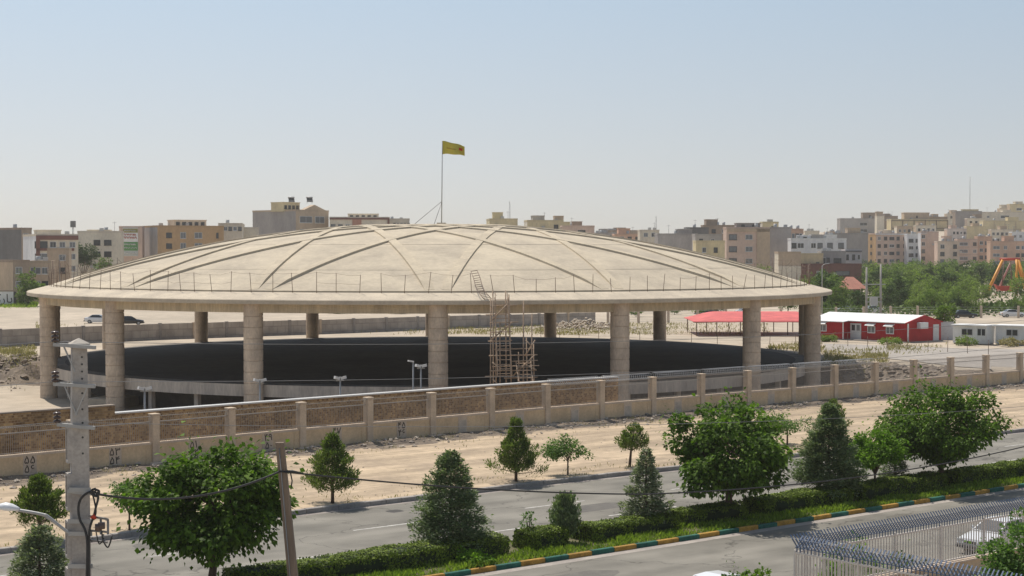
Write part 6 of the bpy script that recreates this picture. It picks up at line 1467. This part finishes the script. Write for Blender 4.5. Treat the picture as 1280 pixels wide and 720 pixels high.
# ------------------------------------------------------------------ barred garden fence with blue spikes, bottom right
FT = -16.0
gc = st(1.9, FT); gf = thing('garden_fence', 'cream barred garden fence with rows of dark blue V-shaped spikes on top', 'fence', gc, ROAD_ANG)
ZB, ZT = 1.72, 2.98
def run(n_bays, bl, rz, first=0.0):
    """bays go along local x of a frame turned by rz about the corner"""
    for k in range(n_bays):
        x0 = k * bl; bars = MB(); ca, sa = math.cos(rz), math.sin(rz)
        fr_ = link('bay', None) if False else None
        loc = Vector((x0 * ca, x0 * sa, 0))
        if k > 0 or rz == 0: MB().box(-0.04, -0.04, ZB - 0.12, 0.04, 0.04, ZT + 0.12).build('post', M['whitebars'], gf, loc, rz)
        n = int(bl / 0.155)
        for i in range(1, n): x = bl * i / n; bars.box(x - 0.017, -0.017, ZB, x + 0.017, 0.017, ZT - 0.002)
        bars.box(0.042, -0.03, ZT, bl - 0.042, 0.03, ZT + 0.06).box(0.042, -0.03, ZB - 0.062, bl - 0.042, 0.03, ZB - 0.002)
        bars.build('bar_panel', M['whitebars'], gf, loc, rz)
        spk = MB(); s_ = -1 if rz < 0 else 1
        for i in range(n):
            x = bl * (i + 0.5) / n
            spk.box(x - 0.014, -0.014, ZT + 0.062, x + 0.014, 0.014, ZT + 0.24)
            spk.obox((x, 0, ZT + 0.24), (x, 0.30, ZT + 0.60), 0.05, 0.016); spk.obox((x, 0, ZT + 0.24), (x + 0.02, -0.30, ZT + 0.58), 0.05, 0.016)
        spk.box(0, -0.014, ZT + 0.2, bl, 0.014, ZT + 0.228)
        spk.build('spike_row', M['blue'], gf, loc, rz)
run(10, 2.75, 0.0); run(4, 2.75, -math.pi / 2)
gw = thing('garden_wall', 'low tan masonry wall carrying the barred garden fence', 'wall', gc, ROAD_ANG)
MB().box(-0.14, -0.14, -0.4, 27.6, 0.14, ZB - 0.16).box(-0.14, -11.2, -0.4, 0.14, -0.145, ZB - 0.16).build('masonry', M['fencewall'], gw); MB().box(-0.19, -0.19, ZB - 0.157, 27.6, 0.19, ZB - 0.10).box(-0.19, -11.2, ZB - 0.157, 0.19, -0.195, ZB - 0.10).build('coping', M['fencestrip'], gw)
# garden inside: raised paved bed
a = [st(2.1, FT - 0.2), st(29, FT - 0.2), st(29, FT - 14), st(2.1, FT - 14)]
tag(MB().prism([(v.x, v.y) for v in a], -0.3, 1.05).build('garden_ground', surf('garden_paving', (0.42,0.33,0.26), 0.95, 0.3, 0.8)), kind='structure')
p = st(11.0, FT - 1.2, 1.05)
g = Vector((x_at(1292, 52), 52.0, 1.05)); broad_tree('leafy yellow-green garden tree filling the bottom right corner', g, z_at(632, 52) - 1.05, (1.45, 1.4, 1.75), 0.7, 51, 'acacia', 6500, 0.13, 70, 0.42, r0=0.06, cz=2.35, name='garden_tree', droop=0.2)
g = Vector((x_at(1243, 50.5), 50.5, 1.05)); shrub('low garden shrub inside the barred fence at the bottom right', g, 1.75, 0.95, 52, 'acacia', 1700, 0.12, 30, 0.28)

# ------------------------------------------------------------------ dusty air
hm_ = bpy.data.materials.new('dusty_air'); hm_.use_nodes = True; nt = hm_.node_tree; nt.nodes.clear()
ov = nt.nodes.new('ShaderNodeOutputMaterial'); pv = nt.nodes.new('ShaderNodeVolumePrincipled'); nt.links.new(pv.outputs[0], ov.inputs['Volume'])
pv.inputs['Color'].default_value = (0.96, 0.92, 0.86, 1); pv.inputs['Density'].default_value = HAZE; pv.inputs['Anisotropy'].default_value = 0.2
bxx = max(abs(v[0]) for v in V) + 20; hz_ = MB().box(-bxx, min(ys) - 20, min(v[2] for v in V) - 1.2, bxx, max(ys) + 20, 75).build('haze', hm_)
tag(hz_, 'thin dusty air over the whole place', 'haze', kind='stuff')
